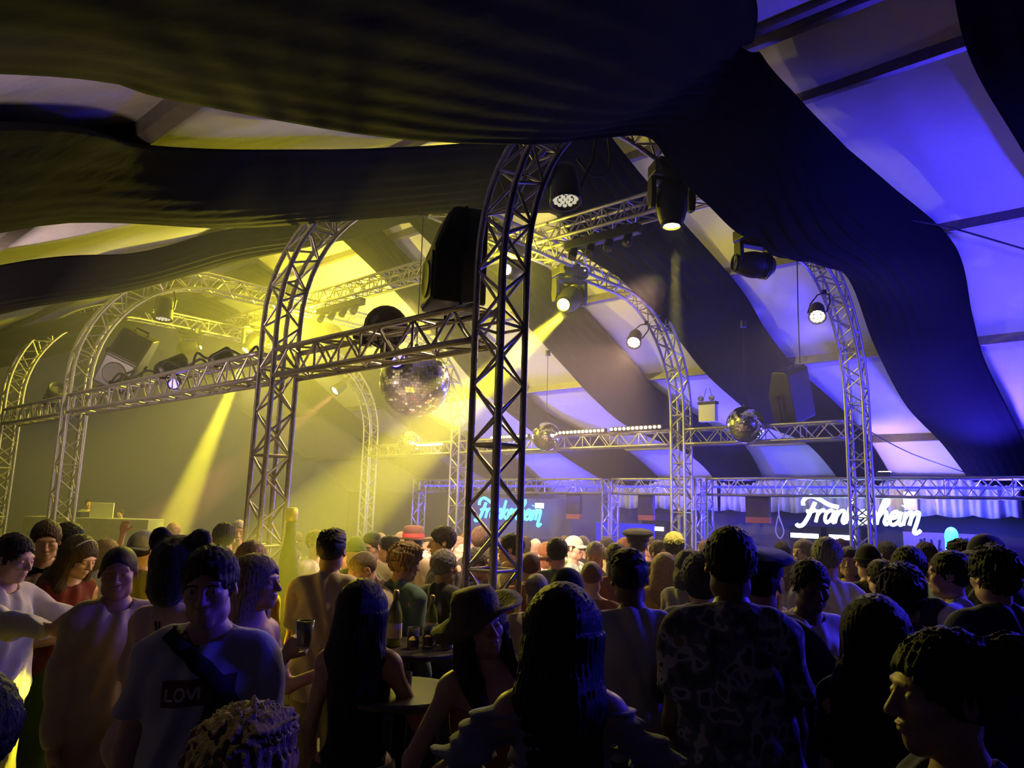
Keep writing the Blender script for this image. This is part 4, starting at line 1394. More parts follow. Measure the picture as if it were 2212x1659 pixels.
def bar():
    W0 = 9.7
    t_l = ['blue lit bar truss along the top, right half', 'blue lit bar truss along the top, middle', 'blue lit bar truss along the top, left end']
    M_BLUETUBE = mat('blue_led_tube', (.05, .05, 1), .4, emit=(.02, .02, 1), estr=2.5)
    spans = [(-2.4, 3.4), (3.68, 5.6), (5.85, 11.7)]
    for i, (s0, s1) in enumerate(spans):
        t = thing('bar_truss', t_l[i], 'truss', sw((s0 + s1) / 2, W0, 2.35), 0, 'bar trusses', True)
        n = int((s1 - s0) / .22)
        P = np.array([sw(s0 + (s1 - s0) * j / n, W0, 2.50) for j in range(n + 1)])
        truss(t, P, np.repeat([UP], n + 1, 0), np.repeat([BX], n + 1, 0), rung_every=4, hw=.15)
        m = MB(); m.tube([sw(s0 + .05, W0, 2.50), sw(s1 - .05, W0, 2.50)], .022, 8); m.build('led_tube', M_BLUETUBE, t)
        for q in np.arange(s0 + .9, s1, 3.2):
            lamp('blue_bar_light', 'POINT', sw(q, W0 - .02, 2.44), None, 40, BLUE, .08)
    for s, lab in ((11.85, 'blue lit bar post at the left end, by the smoke'), (5.72, 'blue lit bar post between the two hanging banners'), (3.54, 'blue lit bar post beside the second arch foot'), (-1.9, 'blue lit bar post at the right edge of the bar')):
        t = thing('bar_post', lab, 'truss', sw(s, W0, 0), 0, 'bar posts', True)
        n = 11
        P = np.array([sw(s, W0, 2.66 * j / n) for j in range(n + 1)])
        truss(t, P, np.repeat([BX], n + 1, 0), np.repeat([AX], n + 1, 0), rung_every=3)
        m = MB(); m.tube([sw(s, W0, .1), sw(s, W0, 2.6)], .02, 8); m.build('led_tube', M_BLUETUBE, t)
        lamp('blue_post_light', 'POINT', sw(s, W0 - .02, 1.9), None, 22, BLUE, .06)
    M_NEONW = mat('neon_white', (.9, 1, 1), .4, emit=(.62, .95, 1.0), estr=5.0)
    M_NEONC = mat('neon_cyan', (.2, .9, 1), .4, emit=(.06, .62, .85), estr=2.2)
    script_sign('bright white glowing script sign reading Frankenheim, right of the second arch', 1.86, 10.0, 1.90, 2.02, M_NEONW, (12, (.25, .5, 1)))
    script_sign('turquoise glowing script sign behind the near tower', 10.2, 10.2, 1.72, 2.2, M_NEONC, (6, (.1, .5, 1)))
    # sign backing board for the left sign
    m = MB(); m.box(sw(9.0, 10.45, 1.75), (3.4, .04, .95), frame(AX, BX, UP))
    tag(m.build('sign_board', mat('violet_board', (.10, .09, .35), .6, 0, .2, 3), bevel=.005), 'violet board behind the turquoise script sign', 'board')
    # small white lamp box by the left sign
    t = thing('lamp_box', 'small white lit box beside the turquoise script sign', 'lamp', sw(8.0, 10.1, 2.0), 0, None, True)
    m = MB(); rbox(m, (0, 0, 0), (.24, .10, .12), .03); o = m.build('housing', mat('lit_white_box', (1, 1, 1), .5, emit=(.8, .85, 1), estr=3.0), None)
    o.matrix_world = Matrix((np.vstack([np.hstack([frame(-AX, BX, UP), sw(8.0, 10.1, 2.06)[:, None]]), [0, 0, 0, 1]])).tolist())
    o.parent = t; o.matrix_parent_inverse = t.matrix_world.inverted()
    m = MB(); m.tube([sw(8.0, 10.1, 2.12), sw(8.0, 9.8, 2.36)], .01, 6); m.build('arm', M_BLACKM, t)
    # hanging banners
    M_BAN = mat('brown_banner', (.055, .04, .035), .7, 0, .25, 5, .2, 20)
    M_BANR = mat('orange_banner_hem', (.42, .13, .06), .7)
    for s, z0, z1, wd, lab in ((6.86, 1.78, 2.33, .38, 'dark hanging banner with orange hem, left of the three'), (4.98, 1.81, 2.33, .36, 'dark hanging banner with orange hem, middle one'), (2.57, 1.84, 2.33, .46, 'dark hanging banner with orange hem, right of the three')):
        t = thing('hanging_banner', lab, 'banner', sw(s, 9.95, z0), 0, 'dark banners hanging at the bar', True)
        F = frame(AX, BX, UP)
        m = MB(); m.box(sw(s, 9.95, (z0 + .12 + z1) / 2), (wd, .10, z1 - z0 - .12), F); m.build('cloth', M_BAN, t, bevel=.008)
        m = MB(); m.box(sw(s, 9.95, z0 + .06), (wd, .104, .11), F); m.build('hem', M_BANR, t, bevel=.008)
        m = MB(); m.tube([sw(s - wd / 2 + .04, 9.95, z1), sw(s - wd / 2 + .04, 9.8, 2.38)], .008, 5); m.tube([sw(s + wd / 2 - .04, 9.95, z1), sw(s + wd / 2 - .04, 9.8, 2.38)], .008, 5); m.build('cord', M_CABLE, t)
    # gathered valance below the eave
    M_VAL = fabric_mat('white_valance_cloth', (.62, .60, .62), .2, .3)
    for s0, s1, lab in ((-1.3, 1.4, 'white gathered valance beside the warm wall lamp'), (1.5, 4.2, 'white gathered valance behind the right hanging banner'), (4.3, 7.2, 'white gathered valance behind the middle hanging banner')):
        m = MB(); ss = np.linspace(s0, s1, 120)
        P = [[sw(q, 11.75 + .05 * math.sin(22 * q) * (1 - k) + .03 * math.sin(47 * q), 2.78 - .68 * (1 - k) - (.05 * abs(math.sin(5.5 * q)) * (1 - k))) for q in ss] for k in (0, .25, .5, .75, 1)]
        m.grid(P)
        tag(m.build('valance', M_VAL, smooth=True, solid=.006), lab, 'valance', 'white valances at the eave')
    # warm wall lamp
    t = thing('wall_lamp', 'warm glowing wall lamp above the poster at right', 'lamp', sw(.37, 11.5, 2.15), 0, None, True)
    F = frame(AX, BX, UP)
    m = MB(); m.box(sw(.37, 11.56, 2.33), (.22, .04, .34), F); m.build('back_plate', mat('white_plastic', (.75, .75, .78), .5), t, bevel=.008)
    m = MB(); m.lathe([(.03, -.12), (.085, -.09), (.095, 0), (.085, .09), (.03, .12)], 14, sw(.37, 11.46, 2.33)); m.build('globe', mat('lamp_globe', (1, .9, .8), .4, emit=(1, .50, .20), estr=3.2), t, smooth=True)
    lamp('wall_lamp_light', 'POINT', sw(.37, 11.25, 2.36), None, 14, (1, .6, .32), .1)
    t = thing('flood_lamp', 'warm flood lamp on the bar truss lighting the sloping roof', 'lamp', sw(.55, 9.9, 2.68), 0, None, True)
    m = MB(); m.box(sw(.45, 10.3, 2.74), (.22, .14, .10), F); m.build('housing', M_BLACK, t, bevel=.01)
    m = MB(); m.box(sw(.45, 10.34, 2.795), (.18, .10, .012), F); m.build('lens', M_LENSW, t)
    m = MB(); m.tube([sw(.45, 10.3, 2.70), sw(.45, 9.85, 2.66)], .014, 6); m.build('bracket', M_BLACKM, t)
    lamp('flood_light', 'SPOT', sw(.45, 10.34, 2.83), sw(.3, 10.9, 3.4), 22, (1, .48, .22), .06, 120, .6)
    # counter, back shelves and lit fridges
    M_CNT = mat('dark_counter_wood', (.05, .035, .03), .4, 0, .4, 6)
    for s0, s1, lab in ((-2.2, 3.3, 'dark wooden bar counter behind the crowd at right'), (3.75, 5.5, 'short dark bar counter between two posts'), (5.95, 11.6, 'dark wooden bar counter behind the crowd, left')):
        t = thing('bar_counter', lab, 'bar counter', sw((s0 + s1) / 2, 9.95, 0), 0, 'bar counters', True)
        m = MB(); m.box(sw((s0 + s1) / 2, 9.98, .52), (s1 - s0, .5, 1.04), F); m.build('front', M_CNT, t, bevel=.01)
        m = MB(); m.box(sw((s0 + s1) / 2, 9.95, 1.07), (s1 - s0 + .06, .66, .05), F); m.build('worktop', M_BLACK, t, bevel=.01)
    for s, lab in ((5.65, 'lit drinks fridge seen over the heads in the middle'), (2.24, 'lit drinks fridge left of the bright script sign'), (1.5, 'lit drinks fridge below the bright script sign')):
        t = thing('drinks_fridge', lab, 'fridge', sw(s, 11.6, 0), 0, 'lit drinks fridges', True)
        m = MB(); m.box(sw(s, 11.6, .9), (.62, .55, 1.8), F); m.build('cabinet', M_BLACK, t, bevel=.01)
        m = MB(); m.box(sw(s, 11.315, 1.62), (.54, .02, .09), F); m.build('light_panel', mat('fridge_light', (1, 1, 1), .4, emit=(.62, .75, 1), estr=3), t)
        m = MB(); m.box(sw(s, 11.315, .85), (.52, .02, 1.2), F); d = m.build('glass_door', M_GLASSDARK, t)
        m = MB(); m.tube([sw(s - .22, 11.28, .5), sw(s - .22, 11.28, 1.2)], .012, 6); m.build('handle', M_ALU, d)
    # blue lit back panel with turquoise bottle
    t = thing('bar_screen', 'blue glowing bar panel with a turquoise bottle shape', 'screen', sw(6.3, 11.0, .9), 0, None, True)
    m = MB(); m.box(sw(6.4, 11.3, 1.40), (1.6, .05, .62), F); m.build('panel', mat('blue_panel', (.03, .03, .5), .4, emit=(.02, .03, .9), estr=.55), t, bevel=.01)
    m = MB(); m.lathe([(.05, 0), (.055, .03), (.055, .26), (.02, .36), (.018, .46)], 12, sw(6.05, 11.15, 1.15)); m.build('bottle_shape', M_NEONC, t, smooth=True)
    # purple poster and turquoise glowing figure
    t = thing('poster', 'purple poster with dark brush lettering below the wall lamp', 'poster', sw(-.15, 11.7, 1.2), 0, None, True)
    m = MB(); m.box(sw(-.15, 11.7, 1.46), (1.42, .03, .62), F); m.build('sheet', mat('purple_poster', (.30, .22, .48), .7, 0, .2, 4), t)
    mk = MB()
    for (x0, y0, x1, y1, r) in ((.30, .50, .26, .22, .022), (.36, .52, .30, .26, .016), (.24, .26, .42, .34, .016), (.46, .50, .50, .28, .018), (.50, .30, .62, .34, .016), (.60, .50, .56, .20, .018), (.20, .56, .28, .58, .014), (.95, .52, 1.05, .54, .018), (.72, .24, .80, .28, .014)):
        q = lambda x, y: sw(-.15 + .71 - x, 11.68, 1.15 + y)
        mk.tube([q(x0, y0), q(x1, y1)], r, 6)
    mk.build('lettering', mat('poster_ink', (.03, .02, .06), .7), t)
    t = thing('glow_figure', 'turquoise glowing bust shape in front of the purple poster', 'lamp', sw(-.37, 11.0, 0), 0, None, True)
    m = MB(); m.tube([sw(-.37, 11.0, 0), sw(-.37, 11.0, 1.5)], .02, 8); m.lathe([(.16, 0), (.16, .03), (.03, .05)], 14, sw(-.37, 11.0, 0)); m.build('stand', M_BLACKM, t)
    f = Field((-.22, -.22, -.25), (.22, .22, .25), .012)
    f.ell((0, 0, .06), (.10, .12, .13), 0).cone((.06, .0, -.02), (.16, 0, -.05), .05, .02, .03).cone((-.02, 0, 0), (0, 0, -.2), .08, .11, .05)
    v, q = f.out()
    R = frame(-AX, BX, UP)
    me = to_mesh('bust', (v @ R.T + sw(-.37, 11.0, 1.70), q[:, ::-1]))
    o = link('bust', me, M_NEONC, t)
    lamp('figure_glow', 'POINT', sw(-.37, 10.7, 1.75), None, 4, (.1, .8, .9), .1)
    # rope hanging by the right banner
    m = MB(); m.tube(catmull([sw(2.2, 10, 2.34), sw(2.2, 10, 2.0), sw(2.12, 10, 1.72), sw(2.19, 10, 1.58), sw(2.27, 10, 1.72), sw(2.21, 10, 2.0)], 30), .012, 6)
    tag(m.build('rope', mat('pale_rope', (.5, .48, .5), .8), smooth=True), 'pale looped rope hanging beside the right banner', 'rope')
bar()
# ------------------------------------------------------------------ hats
def hat_part(name, vq_or_mb, material, t, Mh, smooth=True):
    me = vq_or_mb.mesh(name, smooth) if isinstance(vq_or_mb, MB) else to_mesh(name, vq_or_mb)
    me.materials.clear(); me.materials.append(material)
    o = bpy.data.objects.new(name, me); COL.objects.link(o); o.parent = t; o.matrix_basis = Mh
    return o

def dome(rx, ry, z0, zt, n=20, k=7, yo=.015):
    m = MB(); P = []
    for i in range(k + 1):
        a = PI / 2 * i / k
        r = math.cos(a); z = z0 + (zt - z0) * math.sin(a)
        P.append([(rx * r * math.cos(q), yo + ry * r * math.sin(q), z) for q in np.linspace(0, 2 * PI, n + 1)])
    m.grid(np.array(P))
    return m

def visor(m, rx=.085, ry=.10, L=.075, z=.055, tilt=.25, yo=.015):
    P = []
    for i in range(6):
        u = i / 5
        row = []
        for q in np.linspace(-1.15, 1.15, 15):
            c, s = math.sin(q), -math.cos(q)
            ext = L * u * max(0.0, math.cos(q * .95)) ** .7
            row.append((rx * c * (1 + .05 * u), yo + ry * s - ext, z - tilt * ext - .02 * c * c * u))
        P.append(row)
    P = np.array(P)
    m.grid(P); m.grid(P[::-1] - np.array([0, 0, .006]))
    return m

def cap(material, back=False, z=.035):
    def f(t, Mh):
        hat_part('cap', dome(.095, .115, z, .145), material, t, Mh)
        m = visor(MB(), .092, .112, .075, z + .008)
        R = Mh @ Matrix.Rotation(PI, 4, 'Z') if back else Mh
        hat_part('visor', m, material, t, R)
    return f

def kippah(material):
    def f(t, Mh):
        hat_part('skullcap', dome(.078, .090, .075, .138, yo=.03), material, t, Mh)
    return f

def beanie(material):
    def f(t, Mh):
        hat_part('beanie', dome(.094, .116, .02, .150), material, t, Mh)
        m = MB(); m.tube([(.094 * math.cos(q), .015 + .116 * math.sin(q), .03) for q in np.arange(24) * PI / 12], .014, 6, closed=True)
        hat_part('cuff', m, material, t, Mh)
    return f

def fedora(material, band):
    def f(t, Mh):
        m = MB()
        prof = [(.20, .060), (.205, .068), (.15, .062), (.102, .066), (.098, .12), (.088, .165), (.05, .175), (.0001, .160)]
        m.lathe(prof, 28, (0, .012, 0), cap=False)
        vs = m.v[0]
        vs[:, 2] += np.where(np.hypot(vs[:, 0], vs[:, 1]) > .12, .6 * (vs[:, 0] ** 2) - .015, 0)
        hat_part('hat', m, material, t, Mh)
        m = MB(); m.lathe([(.1035, .068), (.103, .100)], 28, (0, .012, 0), cap=False)
        hat_part('hat_band', m, band, t, Mh)
    return f

def sunhat(material):
    def f(t, Mh):
        m = MB()
        m.lathe([(.195, .045), (.20, .050), (.16, .057), (.105, .068), (.10, .12), (.08, .158), (.0001, .165)], 32, (0, .012, 0), cap=False)
        vs = m.v[0]
        vs[:, 2] += np.where(np.hypot(vs[:, 0], vs[:, 1]) > .12, +.22 * vs[:, 0] + .015 * np.sin(3 * np.arctan2(vs[:, 1], vs[:, 0])), 0)
        hat_part('brimmed_hat', m, material, t, Mh)
    return f

def police(material, shiny):
    def f(t, Mh):
        m = MB()
        m.lathe([(.098, .045), (.100, .085), (.135, .115), (.140, .125), (.12, .140), (.0001, .150)], 28, (0, .012, 0), cap=False)
        vs = m.v[0]; vs[:, 2] -= .22 * (vs[:, 1]) * (vs[:, 2] > .1)
        hat_part('peaked_cap', m, material, t, Mh)
        hat_part('visor', visor(MB(), .095, .105, .06, .05, .5), shiny, t, Mh)
        m = MB(); m.lathe([(.0001, .0), (.018, .004), (.012, .01), (.0001, .012)], 8, (0, -.105, .10), look_frame((0, -1, .2)))
        hat_part('badge', m, M_BRASS, t, Mh)
    return f

def plush(material, vmat):
    def f(t, Mh):
        F = Field((-.22, -.22, -.20), (.22, .22, .26), .010)
        F.ell((0, .02, .045), (.108, .128, .118), 0).ell((0, .075, -.06), (.085, .07, .08), .05)
        for s in (-1, 1):
            F.ell((s * .10, .02, .135), (.055, .034, .058), .025)
        F.ell((0, -.13, -.05), (.08, .1, .11), .01, op='sub')
        F.warp(lambda x, y, z: .006 * np.sin(110 * x + 4 * np.sin(50 * z)) * np.sin(105 * y) * np.sin(115 * z))
        hat_part('plush_hat', F.out(), material, t, Mh)
        hat_part('visor', visor(MB(), .10, .12, .12, .05, .1), vmat, t, Mh)
    return f

M_BRASS = mat('brass_badge', (.8, .55, .15), .25, 1.0)
M_SHINY = mat('patent_black', (.01, .01, .012), .12, 0, spec=.8)
M_PLUSH = mat('black_plush', (.012, .013, .008), .9, 0, .4, 40, .8, 120, sheen=.4)
M_FELT = mat('brown_felt', (.075, .03, .018), .85, 0, .3, 20, .3, 90)
M_REDB = mat('red_hat_band', (.55, .05, .05), .6)
M_STRAW = mat('dark_straw', (.09, .055, .03), .75, 0, .4, 30, .6, 80)

def camo_mat():
    m, nt, b = new_mat('camouflage_cloth')
    N, L = nt.nodes, nt.links
    tc = N.new('ShaderNodeTexCoord')
    n1 = N.new('ShaderNodeTexNoise'); n1.inputs['Scale'].default_value = 17; n1.inputs['Detail'].default_value = 1.2
    L.new(tc.outputs['Object'], n1.inputs['Vector'])
    cr = N.new('ShaderNodeValToRGB'); cr.color_ramp.interpolation = 'CONSTANT'
    e = cr.color_ramp.elements
    e[0].position = 0; e[0].color = (.035, .035, .05, 1)
    e[1].position = .42; e[1].color = (.10, .10, .13, 1)
    q = e.new(.52); q.color = (.30, .29, .33, 1)
    q = e.new(.62); q.color = (.06, .06, .075, 1)
    L.new(n1.outputs['Fac'], cr.inputs[0]); L.new(cr.outputs[0], b.inputs['Base Color'])
    b.inputs['Roughness'].default_value = .9
    return m
M_CAMO = camo_mat()
M_KNIT = mat('grey_ribbed_knit', (.26, .27, .33), .85, 0, .2, 8, .3, 40, sheen=.2)

def drape_on(raw, pts, off=.004):
    """put (x, z) points of the body frame onto the front of a garment"""
    from mathutils.bvhtree import BVHTree
    v, q = raw['top']
    bv = BVHTree.FromPolygons(v.tolist(), q.tolist())
    out = []
    for x, z in pts:
        hit = bv.ray_cast(Vector((x, -1.2, z)), Vector((0, 1, 0)))
        y = hit[0].y if hit[0] is not None else -.02
        out.append((x, y - off, z))
    return np.array(out)

def ribbon(raw, path, wd, off, n=24, thick=.004):
    P = catmull([(x, z, 0) for x, z in path], n)[:, :2]
    tg = np.gradient(P, axis=0); tg /= np.linalg.norm(tg, axis=1, keepdims=True)
    nr = np.stack([-tg[:, 1], tg[:, 0]], 1)
    rows = [drape_on(raw, P + nr * wd * u, off) for u in (-.5, -.2, .2, .5)]
    m = MB(); G = np.stack(rows, 1)
    m.grid(G)
    return m

# ------------------------------------------------------------------ the crowd, nearest figures first
def crowd():
    GA, GB = 'guests in the foreground', 'guests on the dance floor'
    D, B, U, O, X, F = ARM_DOWN, ARM_BENT, ARM_UPDRINK, ARM_OUT, ARM_RAISED, ARM_FWD
    # young man with the print shirt
    t, J, raw, M, k = person(456, 1184, 2.35, 6, 'young man facing the viewer in a printed t-shirt with black crossbody strap', hair=('side', 'brown'), top=('tee', 'lightgrey'), bottom=('jeans', 'blue'), armL=((.2, .12, -1), (-.15, .5, -.75)), armR=((.2, .0, -1), (.05, .18, -1)), head=(4, 8, -2), fine=True, group=GA)
    rect = np.array([[(x, z + .10 * x) for x in np.linspace(-.092, .125, 12)] for z in np.linspace(1.275, 1.355, 6)])
    G = drape_on(raw, rect.reshape(-1, 2), .004).reshape(6, 12, 3)
    m = MB(); m.grid(G)
    o = m.build('chest_print', mat('dark_red_print', (.10, .012, .016), .7), t, smooth=True)
    Lm = MB()
    x0 = -.076; hgt = .034
    letters = {'L': [[(0, 1), (0, 0), (.6, 0)]], 'O': [[(.35 + .35 * math.cos(a), .5 + .5 * math.sin(a)) for a in np.arange(17) * PI / 8]], 'V': [[(0, 1), (.35, 0), (.7, 1)]], 'I': [[(0, 1), (0, 0)]]}
    for ch, adv in (('L', .031), ('O', .036), ('V', .036), ('I', .02)):
        for st in letters[ch]:
            P = []
            for a, b_ in zip(st[:-1], st[1:]):
                P += [np.array(a) * (1 - u) + np.array(b_) * u for u in np.linspace(0, 1, 5)[:-1]]
            P.append(np.array(st[-1]))
            pts = [(x0 + p[0] * .042, 1.296 + p[1] * hgt + .10 * (x0 + p[0] * .042)) for p in P]
            Lm.tube(drape_on(raw, pts, .004), .0042, 6)
        x0 += adv
    Lm.build('print_letters', mat('pale_print', (.55, .52, .55), .7), o)
    rb = ribbon(raw, [(-.115, 1.48), (-.035, 1.43), (.06, 1.36), (.12, 1.28), (.16, 1.18)], .046, .012)
    rb.build('crossbody_strap', mat('black_webbing', (.010, .010, .012), .8, 0, .3, 40, .4, 200), t, smooth=True, solid=.006)
    bag = MB(); q = drape_on(raw, [(.13, 1.20)], .03)[0]
    rbox(bag, (0, 0, 0), (.20, .07, .13), .03); 
    ob = bag.build('belt_bag', mat('black_webbing', (.010, .010, .012), .8), t, bevel=.012); ob.matrix_basis = Matrix.Translation(V(q)) @ Matrix.Rotation(.25, 4, 'Y')
    for s in (-1, 1):
        e = MB(); e.lathe([(.0001, -.0105), (.008, -.007), (.0108, 0), (.008, .007), (.0001, .0105)], 12)
        me = e.mesh('eye', True); me.materials.append(mat('eye_white', (.55, .5, .48), .2))
        o = bpy.data.objects.new('eye', me); COL.objects.link(o); o.parent = t
        o.matrix_basis = mat4(J['Rh'], J['hc'] + J['Rh'] @ np.array([s * .033, -.0835, .0065]))
        e = MB(); e.lathe([(.0001, .0112), (.0048, .0100)], 10, (0, 0, 0), look_frame((0, -1, 0)), cap=False); e.build('iris', mat('iris_dark', (.02, .012, .01), .15), o)
        w = MB(); w.tube([J['hc'] + J['Rh'] @ np.array([s * x, -.0945 + .25 * (x - .03) ** 1 * .15, .026 + z]) for x, z in ((.014, -.002), (.03, .003), (.048, -.001))], .0032, 5); w.build('eyebrow', HAIR['brown'], t)
    # left group
    person(262, 1180, 3.3, 38, 'young man in a long pale beige tunic, face half lit yellow', hair=('buzz', 'dark'), skin='tan', top=('tunic', 'beige'), bottom=('trousers', 'beige'), head=(-15, 6, 0), fine=True, group=GA)
    t, J, raw, M, k = person(392, 1172, 3.0, 165, 'guest in a pale pink top and black plush animal hat, seen from behind', sex='f', hair=('short', 'dark'), top=('loose', 'pink'), bottom=('trousers', 'rust'), hat=plush(M_PLUSH, M_SHINY), fine=True, group=GA, armR=B)
    m = MB(); m.tube(catmull([(-.02, .12, 1.44), (-.06, .155, 1.36), (-.09, .175, 1.27)], 12), .004, 5); m.tube(catmull([(.0, .12, 1.44), (-.05, .15, 1.35), (-.08, .175, 1.27)], 12), .004, 5)
    pn = m.build('neck_cord', M_CABLE, t)
    f = Field((-.1, -.1, -.12), (.1, .1, .12), .008); f.ell((0, 0, 0), (.055, .035, .05), 0).ell((.02, 0, .04), (.03, .025, .03), .02)
    me = to_mesh('pendant_pouch', f.out()); me.materials[0] = CL['grey']
    o = bpy.data.objects.new('pendant_pouch', me); COL.objects.link(o); o.parent = pn; o.location = (-.095, .185, 1.24)
    person(42, 1156, 3.7, 80, 'boy at the left edge in white shirt stretching his arm out', hair=('short', 'dark'), top=('shirt', 'white'), bottom=('trousers', 'olive'), armR=((.15, .95, -.25), (.1, 1, .02)), armL=((.3, .8, -.4), (.1, 1, 0)), head=(0, 12, 0), fine=True, group=GA)
    def bow(t, Mh):
        m = MB()
        for q in (-1, 1):
            m.add([(0, -.085, -.150), (q * .075, -.090, -.115), (q * .08, -.09, -.195), (0, -.085, -.166), (0, -.100, -.150), (q * .07, -.105, -.120), (q * .075, -.105, -.19), (0, -.100, -.166)], [(0, 1, 2, 3), (4, 7, 6, 5), (0, 4, 5, 1), (1, 5, 6, 2), (2, 6, 7, 3)])
        m.lathe([(.012, -.012), (.016, 0), (.012, .012)], 10, (0, -.098, -.158))
        hat_part('bow_tie', m, CL['black'], t, Mh, False)
    person(104, 1127, 4.5, 25, 'man with dark bow at his collar behind the boy with outstretched arm', hair=('short', 'brown'), top=('shirt', 'pink'), bottom=('trousers', 'charcoal'), head=(10, 14, 0), hat=bow, group=GA)
    person(152, 1129, 5.6, 150, 'dark haired guest behind the woman with the headband', hair=('short', 'black'), top=('tee', 'grey'), group=GB)
    def headband(t, Mh):
        m = MB(); m.tube([(.094 * math.cos(q), -.005 - .02 * math.sin(q), .036 + .094 * math.sin(q)) for q in np.linspace(-.2, PI + .2, 24)], .007, 6)
        hat_part('headband', m, CL['lightgrey'], t, Mh)
    person(187, 1164, 4.3, 62, 'brown haired woman with headband and red neckline looking down', sex='f', hair=('longfront', 'brown'), top=('vest', 'maroon'), bottom=('longskirt', 'green'), armR=B, armL=B, head=(10, 22, 0), hat=headband, fine=True, group=GA)
    person(232, 1165, 6.3, 120, 'pale guest in white deep in the smoke, left', sex='f', hair=('bob', 'blond'), skin='pink', top=('tee', 'white'), armL=X, group=GB)
    person(312, 1150, 4.7, 170, 'guest in a grey cap beside the black plush hat', hair=('short', 'dark'), top=('tee', 'olive'), hat=cap(CL['grey'], True), group=GB)
    person(352, 1146, 4.9, 185, 'guest in an olive beanie behind the black plush hat', hair=None, top=('tee', 'olive'), hat=beanie(CL['olive']), group=GB)
    person(376, 1130, 9.0, 200, 'man standing right in the yellow beam', hair=('short', 'blond'), top=('tee', 'white'), group=GB)
    person(450, 1160, 6.4, 160, 'small fair headed guest between beam and second tower', sex='f', hair=('bob', 'blond'), top=('tee', 'cream'), group=GB)
    person(486, 1130, 6.0, 195, 'dark haired man in white shirt with his back turned, left of the second tower', hair=('short', 'black'), top=('shirt', 'white'), group=GB)
    person(517, 1125, 7.6, 20, 'white haired man in white shirt facing the viewer beside the second tower', hair=('short', 'white'), skin='pink', top=('shirt', 'white'), group=GB)
    person(546, 1170, 4.2, 170, 'person whose hair glows bright yellow at the second tower', sex='f', hair=('bob', 'blond'), top=('tee', 'yellow'), group=GB)
    # drinking woman
    t, J, raw, M, k = person(556, 1201, 3.2, 78, 'ash blond woman in strap top lifting a plastic cup', sex='f', hair=('long', 'ash'), skin='tan', top=('strap', 'white'), bottom=('skirt', 'brown'), armR=((.12, .45, -.85), (.0, .62, .9), 'grip'), armL=((.2, .3, -.9), (0, .9, .4)), head=(0, -2, 0), fine=True, group=GA)
    sh, el, wr, fo = J[-1]
    c = np.array(M @ Vector(tuple(wr + fo * .10 + np.array([0, -.035, .02]))))
    tc = thing('plastic_cup', 'clear plastic cup with pale drink in the raised hand', 'cup', c - UP * .05)
    mm = MB(); mm.lathe([(.028, 0), (.030, .004), (.039, .115), (.036, .115), (.028, .008)], 18, cap=False); mm.lathe([(.028, 0), (.0281, .003)], 18); mm.build('cup_wall', mat('clear_plastic', (.95, .92, .8), .15, 0, trans=.85, spec=.5), tc, smooth=True)
    mm = MB(); mm.lathe([(.0275, .006), (.034, .075)], 18); mm.build('drink', mat('pale_drink', (.85, .65, .2), .1, trans=.5), tc)
    # middle left
    person(718, 1145, 4.2, 178, 'curly dark haired man in loose beige shirt seen from behind', hair=('curlytop', 'black'), skin='tan', top=('loose', 'beige'), bottom=('trousers', 'khaki'), fine=True, group=GA)
    person(769, 1196, 4.5, -60, 'boy with cropped fair hair and beige jacket looking down to the left', hair=('buzz', 'ash'), skin='pink', top=('jacket', 'cream'), head=(0, 28, 0), lean=10, group=GA)
    t, J, raw, M, k = person(786, 1255, 3.0, 176, 'long dark haired woman in a black strap top seen from behind', sex='f', hair=('long', 'black'), skin='tan', top=('strap', 'black'), bottom=('skirt', 'black'), armR=((.45, .15, -.9), (-.1, .95, .1)), armL=((.2, .0, -1), (.0, .25, -1)), fine=True, group=GA)
    for s in (-1, 1):
        m = MB(); m.tube(catmull([(s * .075, .100, 1.30), (s * .085, .100, 1.38), (s * .09, .055, 1.455), (s * .085, -.03, 1.455)], 16), .007, 6); m.build('shoulder_strap', CL['black'], t)
    person(880, 1176, 4.6, 150, 'boy with tousled blond hair and teal shirt', hair=('messy', 'blond'), skin='tan', top=('shirt', 'teal'), bottom=('trousers', 'charcoal'), head=(-25, 10, 0), fine=True, group=GA)
    person(960, 1188, 4.8, 140, 'grey haired guest in dark jacket left of the near tower', hair=('short', 'grey'), skin='tan', top=('jacket', 'charcoal'), group=GB)
    # far middle, left of the near tower
    person(684, 1146, 7.2, 60, 'pink lit guest beside the bottle balloon', hair=('short', 'ginger'), skin='pink', top=('tee', 'white'), group=GB)
    person(704, 1150, 9.5, 0, 'far guest in white between balloon and curly haired man', hair=('short', 'ash'), skin='pink', top=('tee', 'white'), group=GB)
    person(768, 1163, 6.2, 190, 'guest in a dark green beanie behind the cropped boy', hair=None, top=('tee', 'green'), hat=beanie(CL['green']), group=GB)
    person(800, 1152, 6.4, -12, 'man in a dark skullcap facing the viewer', hair=('short', 'brown'), skin='pink', top=('shirt', 'cream'), hat=kippah(CL['navy']), head=(-10, 12, 0), group=GB)
    person(842, 1158, 6.6, -70, 'dark haired man in profile with white shirt', hair=('short', 'black'), skin='pink', top=('shirt', 'white'), group=GB)
    person(868, 1150, 8.5, -30, 'far guest half hidden by the brown hat', sex='f', hair=('bob', 'ash'), skin='pink', top=('tee', 'white'), group=GB)
    person(894, 1146, 6.8, 190, 'guest in a brown felt hat with red band', hair=('short', 'dark'), top=('jacket', 'cream'), hat=fedora(M_FELT, M_REDB), group=GB)
    person(955, 1138, 6.2, -78, 'dark haired man in profile left of the near tower', hair=('short', 'dark'), skin='light', top=('tee', 'charcoal'), head=(0, 6, 0), group=GB)
    person(925, 1172, 7.5, -20, 'woman peering out below the brown hat', sex='f', hair=('tied', 'ash'), skin='pink', top=('tee', 'pink'), group=GB)
